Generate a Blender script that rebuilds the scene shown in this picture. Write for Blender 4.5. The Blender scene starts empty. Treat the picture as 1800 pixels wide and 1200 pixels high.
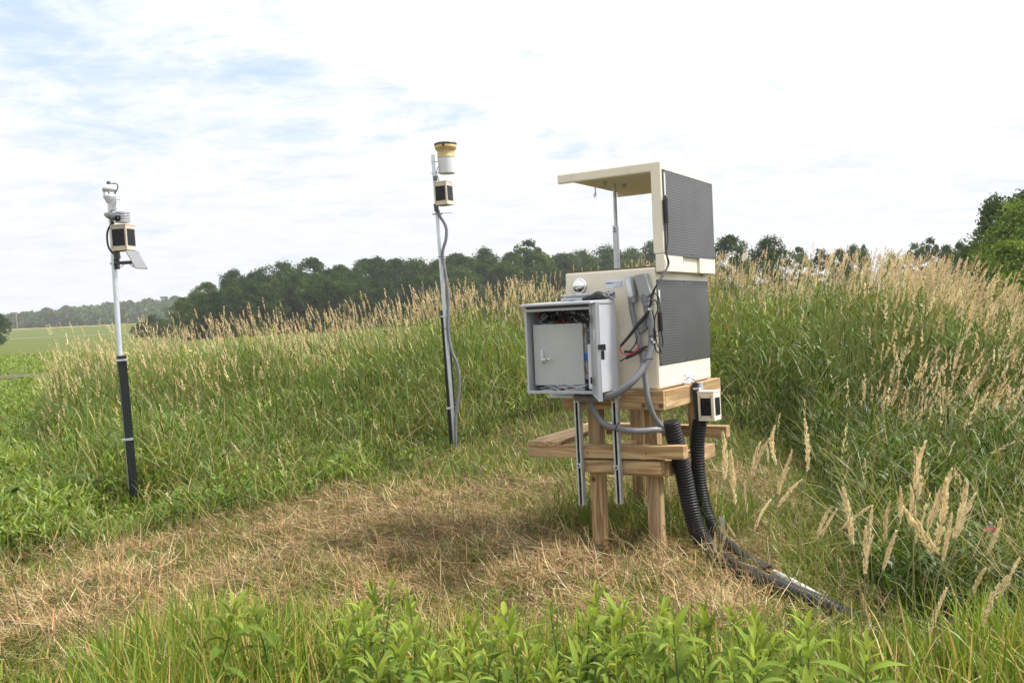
import bpy, math, random
import numpy as np
from math import cos, sin, pi, radians
from mathutils import Vector, Matrix

random.seed(7)
RNG = np.random.default_rng(11)
SC = bpy.context.scene
COL = SC.collection

# ------------------------------------------------------------------ camera
FPX, PITCH, ROLL, EYE = 1592.7459, -0.0238, -0.0443, 1.6
_f = np.array([0, cos(PITCH), sin(PITCH)])
_r0 = np.array([1, 0, 0.0])
_u0 = np.cross(_r0, _f)
_r = cos(ROLL) * _r0 + sin(ROLL) * _u0
_u = -sin(ROLL) * _r0 + cos(ROLL) * _u0
CAM = np.array([0, 0, EYE])
cd = bpy.data.cameras.new('camera')
cd.sensor_width = 36
cd.lens = FPX / 1800 * 36
cd.clip_start = 0.05
cd.clip_end = 6000
cam = bpy.data.objects.new('camera', cd)
COL.objects.link(cam)
m = Matrix(((_r[0], _u[0], -_f[0], 0), (_r[1], _u[1], -_f[1], 0), (_r[2], _u[2], -_f[2], EYE), (0, 0, 0, 1)))
cam.matrix_world = m
SC.camera = cam

# ------------------------------------------------------------------ light
SUN_EL = radians(54)
SUN_AZ = radians(93)          # measured from +Y (forward) towards +X (right)
SUN_DIR = Vector((sin(SUN_AZ) * cos(SUN_EL), cos(SUN_AZ) * cos(SUN_EL), sin(SUN_EL)))
SC.view_settings.view_transform = 'Standard'
SC.view_settings.look = 'None'
SC.view_settings.exposure = 0.14
SC.view_settings.gamma = 1
SC.view_settings.use_curve_mapping = False
sl = bpy.data.lights.new('sun', 'SUN')
sl.energy = 4.8
sl.angle = radians(8)
sl.color = (1.0, 0.95, 0.86)
so = bpy.data.objects.new('sun', sl)
COL.objects.link(so)
so.rotation_euler = SUN_DIR.to_track_quat('Z', 'Y').to_euler()

W = bpy.data.worlds.new('World')
SC.world = W
W.use_nodes = True
SC.cycles.use_denoising = True
SC.cycles.max_bounces = 8
SC.cycles.diffuse_bounces = 3
SC.cycles.transmission_bounces = 4
SC.cycles.transparent_max_bounces = 6
SC.cycles.volume_bounces = 0
SC.cycles.use_adaptive_sampling = True
SC.cycles.sample_clamp_indirect = 6


class NT:
    """small node helper"""
    def __init__(s, tree):
        s.t = tree
        s.n = tree.nodes
        s.l = tree.links

    def new(s, kind, **kw):
        n = s.n.new(kind)
        for k, v in kw.items():
            if k in ('ins',):
                for a, b in v.items():
                    s.put(n, a, b)
            else:
                setattr(n, k, v)
        return n

    def put(s, n, key, v):
        sock = n.inputs[key]
        if hasattr(v, 'is_output') or isinstance(v, bpy.types.NodeSocket):
            s.l.new(v, sock)
        else:
            sock.default_value = v

    def math(s, op, a, b=0.0, c=None, clamp=False):
        n = s.new('ShaderNodeMath', operation=op, use_clamp=clamp)
        s.put(n, 0, a)
        s.put(n, 1, b)
        if c is not None:
            s.put(n, 2, c)
        return n.outputs[0]

    def vmath(s, op, a, b=(0, 0, 0)):
        n = s.new('ShaderNodeVectorMath', operation=op)
        s.put(n, 0, a)
        s.put(n, 1, b)
        return n

    def mix(s, fac, a, b, kind='MIX'):
        n = s.new('ShaderNodeMix', data_type='RGBA', blend_type=kind)
        s.put(n, 0, fac)
        s.put(n, 6, a)
        s.put(n, 7, b)
        return n.outputs[2]

    def noise(s, vec, scale, detail=4, rough=0.55, dist=0.0):
        n = s.new('ShaderNodeTexNoise')
        s.put(n, 'Vector', vec)
        s.put(n, 'Scale', scale)
        s.put(n, 'Detail', detail)
        s.put(n, 'Roughness', rough)
        s.put(n, 'Distortion', dist)
        return n.outputs['Fac']

    def smooth(s, v, a, b, lo=0.0, hi=1.0):
        n = s.new('ShaderNodeMapRange', interpolation_type='SMOOTHSTEP')
        s.put(n, 0, v)
        s.put(n, 1, a)
        s.put(n, 2, b)
        s.put(n, 3, lo)
        s.put(n, 4, hi)
        return n.outputs[0]


def ray(px, py):
    return _f + (px - 900) / FPX * _r - (py - 600) / FPX * _u


def unit(v):
    v = np.asarray(v, float)
    return v / np.linalg.norm(v)


def build_world():
    T = NT(W.node_tree)
    T.n.clear()
    out = T.new('ShaderNodeOutputWorld')
    bg = T.new('ShaderNodeBackground')
    sky = T.new('ShaderNodeTexSky', sky_type='NISHITA', sun_disc=False)
    sky.sun_elevation = SUN_EL
    sky.sun_rotation = SUN_AZ
    sky.air_density = 1.0
    sky.dust_density = 1.2
    SKY = 0.10
    tc = T.new('ShaderNodeTexCoord')
    d = tc.outputs['Generated']
    sep = T.new('ShaderNodeSeparateXYZ', ins={0: d})
    zc = T.math('MAXIMUM', sep.outputs[2], 0.0)
    den = T.math('ADD', zc, 0.16)
    uv = T.new('ShaderNodeCombineXYZ', ins={0: T.math('DIVIDE', sep.outputs[0], den), 1: T.math('DIVIDE', sep.outputs[1], den), 2: 0.0})
    mp = T.new('ShaderNodeMapping', ins={0: uv.outputs[0], 2: (0, 0, radians(24)), 3: (0.95, 1.35, 1)})
    n1 = T.noise(mp.outputs[0], 1.1, 7, 0.56, 0.5)
    n2 = T.noise(mp.outputs[0], 5.0, 8, 0.62, 0.7)
    n3 = T.noise(mp.outputs[0], 16.0, 6, 0.6, 0.4)
    nn = T.math('ADD', T.math('ADD', T.math('MULTIPLY', n1, 0.55), T.math('MULTIPLY', n2, 0.36)), T.math('MULTIPLY', n3, 0.15))
    # thin places in the cloud sheet, as seen from the field
    wv = T.new('ShaderNodeTexNoise', ins={'Vector': mp.outputs[0], 'Scale': 3.0, 'Detail': 5})
    dw = T.vmath('ADD', d, T.vmath('MULTIPLY', T.vmath('SUBTRACT', wv.outputs['Color'], (.5, .5, .5)).outputs[0], (0.22, 0.10, 0.10)).outputs[0]).outputs[0]
    thin = None
    for px, py, width, amp in ((150, 125, 0.15, 0.135), (330, 130, 0.10, 0.06), (20, 40, 0.12, 0.10), (700, 185, 0.05, 0.20), (770, 200, 0.045, 0.20), (830, 212, 0.04, 0.14), (930, 75, 0.06, 0.10), (960, 235, 0.05, 0.14), (560, 190, 0.14, 0.10), (480, 150, 0.12, 0.08)):
        dot = T.vmath('DISTANCE', dw, tuple(unit(ray(px, py)))).outputs['Value']
        g = T.smooth(dot, 0.0, width, amp, 0.0)
        thin = g if thin is None else T.math('ADD', thin, g)
    cov = T.math('SUBTRACT', nn, thin)
    mask = T.smooth(cov, 0.24, 0.54, 0.08, 1.0)
    # cloud brightness: brighter towards the hidden sun
    sd = T.vmath('DOT_PRODUCT', d, tuple(SUN_DIR)).outputs['Value']
    glow = T.smooth(sd, 0.25, 1.0, 0.0, 1.0)
    glow2 = T.math('MULTIPLY', T.math('MULTIPLY', glow, glow), 1.3)
    up = T.smooth(sep.outputs[2], 0.04, 0.42, 0.0, 0.22)
    base = T.math('ADD', T.math('ADD', 0.88, glow2), up)
    body = T.math('ADD', base, T.math('MULTIPLY', T.math('SUBTRACT', n2, 0.5), 0.13))
    cc = T.mix(T.smooth(base, 0.72, 1.1), (0.97, 0.99, 1.045, 1), (1.0, 1.0, 1.0, 1))
    cloud = T.vmath('SCALE', cc)
    T.put(cloud, 'Scale', body)
    sk = T.vmath('SCALE', sky.outputs[0])
    T.put(sk, 'Scale', SKY)
    # the thin haze of the blue gaps
    gap = T.mix(0.80, sk.outputs[0], (0.62, 0.80, 1.05, 1))
    col = T.mix(mask, gap, cloud.outputs[0])
    T.put(bg, 0, col)
    T.put(bg, 1, 1.0)
    T.l.new(bg.outputs[0], out.inputs[0])


build_world()

# ------------------------------------------------------------------ placing
O = np.array([0.977, 5.9352, 0.0])
YAW = 0.5556
EX = np.array([cos(YAW), -sin(YAW), 0])
EY = np.array([sin(YAW), cos(YAW), 0])
EZ = np.array([0, 0, 1.0])


def L(x, y, z):
    """station frame -> world"""
    return O + x * EX + y * EY + z * EZ


def on(px, py, ax, val):
    """where the sight line meets a plane of the station frame"""
    d = ray(px, py)
    n = {'X': EX, 'Y': EY, 'Z': EZ}[ax]
    o = CAM - O
    p = o + d * ((val - o @ n) / (d @ n))
    return (p @ EX, p @ EY, p[2])


def at(px, py, D):
    d = ray(px, py)
    return CAM + d * (D / d[1])


def wl(p):
    """world -> station frame"""
    q = np.asarray(p, float) - O
    return (q @ EX, q @ EY, q[2])


def smoothstep(x, a, b):
    t = np.clip((x - a) / (b - a), 0, 1)
    return t * t * (3 - 2 * t)


# ------------------------------------------------------------------ ground shape
_ma = np.array([-.60, -.50, -.31, -.19, 0, .13, .25, .47, .52, .60])
_mh = np.array([-.12, -.10, .06, .19, .43, .64, .76, .44, -.02, -.38])
_fy = np.array([-3000, 0, 60, 150, 250, 400, 700, 1000, 3000])
_fz = np.array([0, 0, 0, .6, 2.6, 7.2, 9.0, 9.0, 9.0])


def ground(x, y):
    x = np.asarray(x, float)
    y = np.asarray(y, float)
    D = np.maximum(y, 0.5)
    th = x / D
    A = np.interp(th, _ma, _mh)
    mound = A * smoothstep(D, 9.5, 16.5) * (1 - smoothstep(D, 19, 34)) * (y > 0)
    far = np.interp(y, _fy, _fz)
    wob = 0.02 * np.sin(x * 1.7 + 0.5) * np.cos(y * 1.3) + 0.015 * np.sin(x * 3.9 + y * 2.3)
    return mound + far + wob * np.clip((np.hypot(x - 1.2, y - 6.4) - 0.9) / 1.0, 0, 1) * (D < 60)


# edge of the uncut grass: distance ahead at which it starts, by bearing
_ea = np.array([-.70, -.56, -.41, -.295, -.157, -.085, -.044, 0, .06, .22, .30, .335, .36, .376, .384, .57, .80])
_ed = np.array([6.3, 6.6, 7.1, 8.1, 9.3, 10.8, 11.5, 12.4, 12.9, 12.2, 10.2, 7.8, 6.7, 5.8, 4.9, 4.2, 3.6])


def edge(th):
    return np.interp(th, _ea, _ed)


# ------------------------------------------------------------------ materials
MATS = {}


def mat(name):
    if name in MATS:
        return MATS[name], None, None
    mm = bpy.data.materials.new(name)
    mm.use_nodes = True
    T = NT(mm.node_tree)
    MATS[name] = mm
    return mm, T, T.n['Principled BSDF']


def surf(name, col, rough=0.5, metal=0.0, var=0.08, scale=6.0, bump=0.0, bscale=60, spec=0.5, dirt=None, dscale=3.0, streak=0.0):
    mm, T, b = mat(name)
    if T is None:
        return mm
    tc = T.new('ShaderNodeTexCoord')
    v = tc.outputs['Object']
    n = T.noise(v, scale, 5)
    lo = tuple(c * (1 - var) for c in col) + (1,)
    hi = tuple(min(1, c * (1 + var)) for c in col) + (1,)
    c = T.mix(T.smooth(n, 0.3, 0.7), lo, hi)
    if streak:
        mpz = T.new('ShaderNodeMapping', ins={0: v, 3: (14, 14, 0.9)})
        c = T.mix(T.smooth(T.noise(mpz.outputs[0], 1.0, 5, 0.6), 0.55, 0.8, 0, streak), c, (0.42, 0.36, 0.27, 1))
    if dirt:
        dm = T.smooth(T.noise(v, dscale, 8, 0.7), 0.53, 0.75, 0, dirt[3])
        c = T.mix(dm, c, tuple(dirt[:3]) + (1,))
    T.put(b, 'Base Color', c)
    T.put(b, 'Roughness', T.smooth(T.noise(v, scale * 3, 3), 0.2, 0.8, max(0.02, rough - 0.08), min(1, rough + 0.08)))
    T.put(b, 'Metallic', metal)
    T.put(b, 'Specular IOR Level', spec)
    if bump:
        bn = T.new('ShaderNodeBump')
        T.put(bn, 'Strength', bump)
        T.put(bn, 'Distance', 0.01)
        T.put(bn, 'Height', T.noise(v, bscale, 4))
        T.put(b, 'Normal', bn.outputs[0])
    return mm


M_CREAM = surf('cream_fibreglass', (0.72, 0.665, 0.555), 0.42, var=0.035, scale=2.5, bump=0.05, bscale=25, dirt=(0.46, 0.39, 0.28, 0.38), dscale=3, streak=0.35)
M_TAN = surf('tan_plastic', (0.52, 0.455, 0.36), 0.45, var=0.04)
M_WHITE = surf('white_plastic', (0.58, 0.59, 0.63), 0.4, var=0.03)
M_STEEL = surf('galvanised_steel', (0.55, 0.58, 0.62), 0.42, 0.75, var=0.12, scale=18, dirt=(0.35, 0.36, 0.37, 0.5), dscale=14)
M_ALU = surf('bright_pole_steel', (0.62, 0.67, 0.73), 0.38, 0.55, var=0.07, scale=12)
M_CHROME = surf('chrome', (0.80, 0.80, 0.80), 0.10, 1.0, var=0.02)
M_CAB = surf('grey_powder_coat', (0.43, 0.45, 0.495), 0.42, var=0.03, dirt=(0.40, 0.41, 0.42, 0.25), dscale=6)
M_CABIN = surf('cabinet_inside', (0.58, 0.60, 0.61), 0.5, var=0.04)
M_INNER = surf('grey_green_enamel', (0.44, 0.475, 0.475), 0.38, var=0.03)
M_PVC = surf('grey_conduit', (0.155, 0.155, 0.175), 0.42, var=0.10, scale=9, dirt=(0.30, 0.29, 0.28, 0.35), dscale=7)
M_PVCBOX = surf('grey_conduit_fitting', (0.26, 0.27, 0.27), 0.45, var=0.06)
M_BLACK = surf('black_plastic', (0.018, 0.018, 0.020), 0.42, var=0.2)
M_RUBBER = surf('black_cable', (0.012, 0.012, 0.013), 0.5, var=0.2)
M_HOSE = surf('corrugated_black', (0.008, 0.008, 0.009), 0.5, spec=0.3, var=0.25, dirt=(0.05, 0.045, 0.038, 0.3), dscale=9)
M_RED = surf('red_cable', (0.55, 0.02, 0.03), 0.45, var=0.1)
M_BLUE = surf('blue_plastic', (0.02, 0.12, 0.62), 0.4, var=0.1)
M_POST = surf('dark_green_post', (0.014, 0.020, 0.019), 0.45, var=0.2)
M_GOLD = surf('tan_gauge_rim', (0.50, 0.36, 0.16), 0.45, var=0.06)
M_GREYM = surf('grey_camera_metal', (0.12, 0.125, 0.14), 0.35, 0.4, var=0.1)
M_DPANEL = surf('small_dark_panel', (0.010, 0.010, 0.016), 0.30, var=0.1, spec=0.3)
M_GPANEL = surf('grey_backed_panel', (0.15, 0.155, 0.17), 0.45, var=0.05)
M_LABEL = surf('white_label', (0.70, 0.72, 0.80), 0.35, var=0.02)
M_NAVY = surf('navy_print', (0.02, 0.03, 0.09), 0.5)
M_SKYB = surf('pale_blue_print', (0.22, 0.36, 0.66), 0.5)
M_GASK = surf('brown_gasket', (0.16, 0.08, 0.05), 0.7)
M_PIPEW = surf('white_pipe', (0.48, 0.47, 0.45), 0.4, var=0.06, dirt=(0.30, 0.25, 0.19, 0.7), dscale=9)
M_PINK = surf('pink_tape', (0.75, 0.04, 0.22), 0.6)
M_TUBE = surf('brown_hose', (0.36, 0.20, 0.10), 0.5)
M_BOARDIN = surf('pale_panel', (0.50, 0.42, 0.42), 0.6)
M_BAG = surf('crumpled_white_plastic', (0.66, 0.66, 0.68), 0.35, bump=0.6, bscale=30)


def panel_mat():
    mm, T, b = mat('solar_film')
    tc = T.new('ShaderNodeTexCoord')
    v = tc.outputs['Object']
    sep = T.new('ShaderNodeSeparateXYZ', ins={0: v})
    fr = T.math('FRACT', T.math('MULTIPLY', sep.outputs[2], 1 / 0.0185))
    line = T.math('LESS_THAN', T.math('ABSOLUTE', T.math('SUBTRACT', fr, 0.5)), 0.085)
    bigf = T.math('FRACT', T.math('MULTIPLY', sep.outputs[2], 1 / 0.185))
    n = T.noise(v, 5, 4)
    base = T.mix(n, (0.025, 0.026, 0.031, 1), (0.044, 0.045, 0.050, 1))
    lm = T.math('MULTIPLY', line, T.smooth(T.noise(v, 2.5, 3), 0.35, 0.6, 0.35, 0.75))
    c = T.mix(lm, base, (0.20, 0.205, 0.22, 1))
    T.put(b, 'Base Color', c)
    T.put(b, 'Roughness', 0.34)
    T.put(b, 'Specular IOR Level', 0.55)
    return mm


M_SOLAR = panel_mat()


def wood_mat(name, axis, tone=1.0):
    mm, T, b = mat(name)
    tc = T.new('ShaderNodeTexCoord')
    sc = {'X': (1.6, 22, 22), 'Y': (22, 1.6, 22), 'Z': (22, 22, 1.6)}[axis]
    mp = T.new('ShaderNodeMapping', ins={0: tc.outputs['Object'], 3: sc})
    g = T.noise(mp.outputs[0], 1.0, 6, 0.6, 1.4)
    mp2 = T.new('ShaderNodeMapping', ins={0: tc.outputs['Object'], 3: {'X': (0.5, 7, 7), 'Y': (7, 0.5, 7), 'Z': (7, 7, 0.5)}[axis]})
    rg = T.noise(mp2.outputs[0], 1.0, 3, 0.5, 2.2)
    rings = T.math('PINGPONG', T.math('MULTIPLY', rg, 9.0), 1.0)
    gr = T.math('ADD', T.math('MULTIPLY', g, 0.62), T.math('MULTIPLY', rings, 0.38))
    c = T.mix(T.smooth(gr, 0.32, 0.74), (0.27 * tone, 0.168 * tone, 0.076 * tone, 1), (0.52 * tone, 0.36 * tone, 0.195 * tone, 1))
    big = T.smooth(T.noise(tc.outputs['Object'], 2.6, 6), 0.42, 0.72, 0, 0.4)
    c = T.mix(big, c, (0.33 * tone, 0.27 * tone, 0.20 * tone, 1))
    vo = T.new('ShaderNodeTexVoronoi', ins={'Vector': tc.outputs['Object'], 'Scale': 4.2})
    kn = T.smooth(vo.outputs['Distance'], 0.05, 0.10, 0.8, 0.0)
    c = T.mix(kn, c, (0.10, 0.045, 0.018, 1))
    T.put(b, 'Base Color', c)
    T.put(b, 'Roughness', 0.72)
    T.put(b, 'Specular IOR Level', 0.25)
    bn = T.new('ShaderNodeBump', ins={'Strength': 0.25, 'Distance': 0.004, 'Height': g})
    T.put(b, 'Normal', bn.outputs[0])
    return mm


WX = wood_mat('lumber_along', 'X')
WY = wood_mat('lumber_deep', 'Y', 1.05)
WZ = wood_mat('lumber_upright', 'Z', 0.95)


def leaf_mat(name, trans=0.35, gloss=0.06, tint=(1, 1, 1), rough=0.45, tw=(1.15, 1.15, 0.55), vary=False):
    """blade colours come with the mesh, one flat colour per leaf"""
    mm, T, b = mat(name)
    T.n.remove(b)
    out = T.n['Material Output']
    a = T.new('ShaderNodeAttribute', attribute_name='tint')
    c = T.mix(1.0, a.outputs['Color'], tuple(tint) + (1,), 'MULTIPLY')
    if vary:
        oi = T.new('ShaderNodeObjectInfo')
        c = T.mix(1.0, c, T.mix(oi.outputs['Random'], (0.52, 0.60, 0.74, 1), (1.12, 1.06, 0.92, 1)), 'MULTIPLY')
    df = T.new('ShaderNodeBsdfDiffuse', ins={0: c})
    tr = T.new('ShaderNodeBsdfTranslucent', ins={0: T.mix(1.0, c, tuple(tw) + (1,), 'MULTIPLY')})
    m1 = T.new('ShaderNodeMixShader', ins={0: trans, 1: df.outputs[0], 2: tr.outputs[0]})
    gl = T.new('ShaderNodeBsdfGlossy', ins={0: (1, 1, 1, 1), 'Roughness': rough})
    fr = T.new('ShaderNodeFresnel', ins={0: 1.42})
    m2 = T.new('ShaderNodeMixShader', ins={0: T.math('MULTIPLY', fr.outputs[0], gloss * 1.2), 1: m1.outputs[0], 2: gl.outputs[0]})
    T.l.new(m2.outputs[0], out.inputs[0])
    return mm


G_GRASS = leaf_mat('grass_blades', 0.32, 0.030)
G_STRAW = leaf_mat('straw', 0.12, 0.02, tw=(1, .95, .8))
G_HEAD = leaf_mat('seed_heads', 0.30, 0.01, tw=(1, .95, .8))
G_LEAF = leaf_mat('broad_leaves', 0.40, 0.05)
G_TREE = leaf_mat('tree_leaves', 0.25, 0.0, vary=True)
G_FLOWER = leaf_mat('purple_flowers', 0.2, 0.0, tw=(1, 1, 1))
M_BARK = surf('bark', (0.10, 0.075, 0.055), 0.9, var=0.3, scale=4, bump=0.6, bscale=12)
M_DEADW = surf('bare_grey_wood', (0.30, 0.27, 0.24), 0.9, var=0.2)
M_STEM = surf('green_stem', (0.10, 0.14, 0.04), 0.6, var=0.2)
M_STALK = surf('stalk', (0.20, 0.19, 0.07), 0.6, var=0.25)


# ------------------------------------------------------------------ mesh building
class MB:
    def __init__(s):
        s.v = []
        s.f = []
        s.sm = []

    def add(s, vs, fs, smooth=False):
        o = len(s.v)
        s.v += [tuple(map(float, p)) for p in vs]
        s.f += [tuple(i + o for i in f) for f in fs]
        s.sm += [smooth] * len(fs)
        return s

    def box(s, x0, x1, y0, y1, z0, z1, rot=None, piv=None):
        vs = [Vector((x, y, z)) for z in (z0, z1) for y in (y0, y1) for x in (x0, x1)]
        if rot is not None:
            p = Vector(piv) if piv is not None else Vector(((x0 + x1) / 2, (y0 + y1) / 2, (z0 + z1) / 2))
            vs = [rot @ (q - p) + p for q in vs]
        return s.add(vs, [(0, 2, 3, 1), (4, 5, 7, 6), (0, 1, 5, 4), (2, 6, 7, 3), (0, 4, 6, 2), (1, 3, 7, 5)])

    def obox(s, a, b, w, t, up=(0, 0, 1)):
        """bar from a to b, w wide and t thick"""
        a = Vector(a)
        b = Vector(b)
        d = (b - a).normalized()
        sd = d.cross(Vector(up))
        if sd.length < 1e-4:
            sd = d.cross(Vector((1, 0, 0)))
        sd.normalize()
        n = sd.cross(d).normalized()
        vs = [p + sx * sd * w / 2 + sy * n * t / 2 for p in (a, b) for sx, sy in ((-1, -1), (1, -1), (1, 1), (-1, 1))]
        return s.add(vs, [(0, 3, 2, 1), (4, 5, 6, 7), (0, 1, 5, 4), (1, 2, 6, 5), (2, 3, 7, 6), (3, 0, 4, 7)])

    def tube(s, pts, r, n=10, caps=True, samples=0):
        P = [Vector(p) for p in pts]
        if samples:
            P = spline(P, samples)
        R = r if isinstance(r, (list, tuple)) else [r] * len(P)
        if len(R) != len(P):
            R = list(np.interp(np.linspace(0, 1, len(P)), np.linspace(0, 1, len(R)), R))
        t0 = (P[1] - P[0]).normalized()
        ref = Vector((0, 0, 1)) if abs(t0.z) < 0.9 else Vector((1, 0, 0))
        nrm = t0.cross(ref).normalized()
        vs = []
        for i, p in enumerate(P):
            t = (P[min(i + 1, len(P) - 1)] - P[max(i - 1, 0)]).normalized()
            nrm = (nrm - t * nrm.dot(t)).normalized()
            bi = t.cross(nrm)
            for k in range(n):
                a = 2 * pi * k / n
                vs.append(p + (nrm * cos(a) + bi * sin(a)) * R[i])
        fs = [(i * n + k, i * n + (k + 1) % n, (i + 1) * n + (k + 1) % n, (i + 1) * n + k) for i in range(len(P) - 1) for k in range(n)]
        s.add(vs, fs, True)
        if caps:
            s.add(vs[:n], [tuple(reversed(range(n)))])
            s.add(vs[-n:], [tuple(range(n))])
        return s

    def lathe(s, prof, origin=(0, 0, 0), axis=(0, 0, 1), n=24, smooth=True):
        q = Vector((0, 0, 1)).rotation_difference(Vector(axis).normalized())
        o = Vector(origin)
        vs = [o + q @ Vector((r * cos(2 * pi * k / n), r * sin(2 * pi * k / n), z)) for r, z in prof for k in range(n)]
        fs = [(i * n + k, i * n + (k + 1) % n, (i + 1) * n + (k + 1) % n, (i + 1) * n + k) for i in range(len(prof) - 1) for k in range(n)]
        s.add(vs, fs, smooth)
        if prof[0][0] > 1e-4:
            s.add(vs[:n], [tuple(reversed(range(n)))])
        if prof[-1][0] > 1e-4:
            s.add(vs[-n:], [tuple(range(n))])
        return s

    def cyl(s, a, b, r, n=16):
        return s.tube([a, b], r, n)

    def prism(s, poly, a, b):
        """poly: list of points on plane; a->b extrusion vector added"""
        e = Vector(b) - Vector(a)
        n = len(poly)
        P = [Vector(p) for p in poly]
        vs = P + [p + e for p in P]
        return s.add(vs, [tuple(reversed(range(n))), tuple(range(n, 2 * n))] + [(i, (i + 1) % n, n + (i + 1) % n, n + i) for i in range(n)])


def spline(P, k):
    P = [Vector(p) for p in P]
    out = []
    for i in range(len(P) - 1):
        p0 = P[max(i - 1, 0)]
        p1, p2 = P[i], P[i + 1]
        p3 = P[min(i + 2, len(P) - 1)]
        for j in range(k):
            t = j / k
            out.append(0.5 * ((2 * p1) + (p2 - p0) * t + (2 * p0 - 5 * p1 + 4 * p2 - p3) * t * t + (3 * p1 - p0 - 3 * p2 + p3) * t ** 3))
    out.append(P[-1])
    return out


def link(o, parent=None):
    COL.objects.link(o)
    if parent is not None:
        o.parent = parent
    return o


def mesh_obj(name, mb, material, parent=None, bevel=0.0, base=(0, 0, 0), fixn=True):
    me = bpy.data.meshes.new(name)
    b = Vector(base)
    me.from_pydata([tuple(Vector(p) - b) for p in mb.v], [], mb.f)
    me.polygons.foreach_set('use_smooth', mb.sm)
    me.materials.append(material)
    me.update()
    o = bpy.data.objects.new(name, me)
    if bevel:
        md = o.modifiers.new('edge', 'BEVEL')
        md.width = bevel
        md.segments = 2
        md.limit_method = 'ANGLE'
        md.angle_limit = radians(50)
        md.harden_normals = False
    return link(o, parent)


def tag(o, label=None, cat=None, group=None, kind=None):
    if label:
        o['label'] = label
    if cat:
        o['category'] = cat
    if group:
        o['group'] = group
    if kind:
        o['kind'] = kind
    return o


class Thing:
    """an Empty at the thing's base; parts are given in the station frame (or in world when world=True)"""
    def __init__(s, name, label, cat, base, group=None, world=False):
        s.o = bpy.data.objects.new(name, None)
        s.o.empty_display_size = 0.1
        s.base = tuple(base)
        if world:
            s.o.location = base
        else:
            s.o.location = L(*base)
            s.o.rotation_euler = (0, 0, -YAW)
        link(s.o)
        tag(s.o, label, cat, group)

    def part(s, name, mb, material, bevel=0.0, parent=None, label=None):
        o = mesh_obj(name, mb, material, parent or s.o, bevel, s.base)
        if label:
            o['label'] = label
        return o


def big_mesh(name, V, F, material, tint=None, smooth=False, parent=None):
    """V (n,3), F (m,4) quads, tint (n,3)"""
    V = np.ascontiguousarray(V, np.float32)
    F = np.ascontiguousarray(F, np.int32)
    me = bpy.data.meshes.new(name)
    me.vertices.add(len(V))
    me.vertices.foreach_set('co', V.ravel())
    k = F.shape[1]
    me.loops.add(F.size)
    me.loops.foreach_set('vertex_index', F.ravel())
    me.polygons.add(len(F))
    me.polygons.foreach_set('loop_start', np.arange(0, F.size, k, dtype=np.int32))
    if smooth:
        me.polygons.foreach_set('use_smooth', np.ones(len(F), bool))
    if tint is not None:
        a = me.attributes.new('tint', 'FLOAT_COLOR', 'POINT')
        c = np.ones((len(V), 4), np.float32)
        c[:, :3] = tint
        a.data.foreach_set('color', c.ravel())
    me.materials.append(material)
    me.update(calc_edges=True)
    o = bpy.data.objects.new(name, me)
    return link(o, parent)


# ------------------------------------------------------------------ terrain
def ground_mat():
    mm, T, b = mat('field_ground')
    tc = T.new('ShaderNodeTexCoord')
    v = tc.outputs['Object']
    a = T.new('ShaderNodeAttribute', attribute_name='tint')
    n = T.noise(v, 9, 8, 0.7)
    n2 = T.noise(v, 0.35, 5, 0.6)
    n3 = T.noise(v, 55, 4, 0.6)
    k = T.math('ADD', T.math('MULTIPLY', n, 0.9), T.math('ADD', T.math('MULTIPLY', n2, 0.5), T.math('MULTIPLY', n3, 0.3)))
    c = T.vmath('SCALE', a.outputs['Color'])
    T.put(c, 'Scale', T.smooth(k, 0.5, 1.25, 0.55, 1.5))
    T.put(b, 'Base Color', c.outputs[0])
    T.put(b, 'Roughness', 0.95)
    T.put(b, 'Specular IOR Level', 0.1)
    bn = T.new('ShaderNodeBump', ins={'Strength': 0.9, 'Distance': 0.03, 'Height': T.math('ADD', n, T.math('MULTIPLY', n3, 0.4))})
    T.put(b, 'Normal', bn.outputs[0])
    return mm


def build_ground():
    t = np.linspace(-1, 1, 281)
    gx = np.sinh(t * 6.2) / np.sinh(6.2) * 1500
    t = np.linspace(-0.72, 1, 300)
    gy = 7 + np.sinh(t * 6.2) / np.sinh(6.2) * 1500
    X, Y = np.meshgrid(gx, gy)
    Z = ground(X, Y)
    nx, ny = len(gx), len(gy)
    V = np.stack([X, Y, Z], -1).reshape(-1, 3)
    idx = np.arange(nx * ny).reshape(ny, nx)
    F = np.stack([idx[:-1, :-1], idx[:-1, 1:], idx[1:, 1:], idx[1:, :-1]], -1).reshape(-1, 4)
    D = np.maximum(V[:, 1], 0.5)
    th = V[:, 0] / D
    s = V[:, 1] - edge(th)
    straw = np.array([0.115, 0.084, 0.044])
    soil = np.array([0.034, 0.036, 0.016])  # soil tone, darkened to stand for shade low in the grass
    field = np.array([0.092, 0.112, 0.032])
    k = np.maximum(smoothstep(s, -0.3, 0.4), 0.75 * np.maximum(smoothstep(V[:, 1], 8.2, 9.8), smoothstep(th, 0.26, 0.33)))[:, None]
    C = straw * (1 - k) + soil * k
    kf = smoothstep(V[:, 1], 14, 34)[:, None]
    C = C * (1 - kf) + field * kf
    kg = smoothstep(V[:, 1], 70, 110)[:, None]
    C = C * (1 - kg) + np.array([0.096, 0.118, 0.026]) * kg
    kl = (smoothstep(-th, 0.50, 0.56) * smoothstep(V[:, 1], 7, 11) * (1 - smoothstep(V[:, 1], 18, 26)))[:, None]
    C = C * (1 - kl) + np.array([0.09, 0.15, 0.035]) * kl
    kn = smoothstep(4.6 - V[:, 1], -0.2, 0.4)[:, None]
    C = C * (1 - kn) + np.array([0.10, 0.095, 0.04]) * kn
    o = big_mesh('ground', V, F, ground_mat(), C, True)
    tag(o, 'open farm ground with a mown dry clearing and a low grassy bank', kind='structure')


build_ground()


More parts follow.
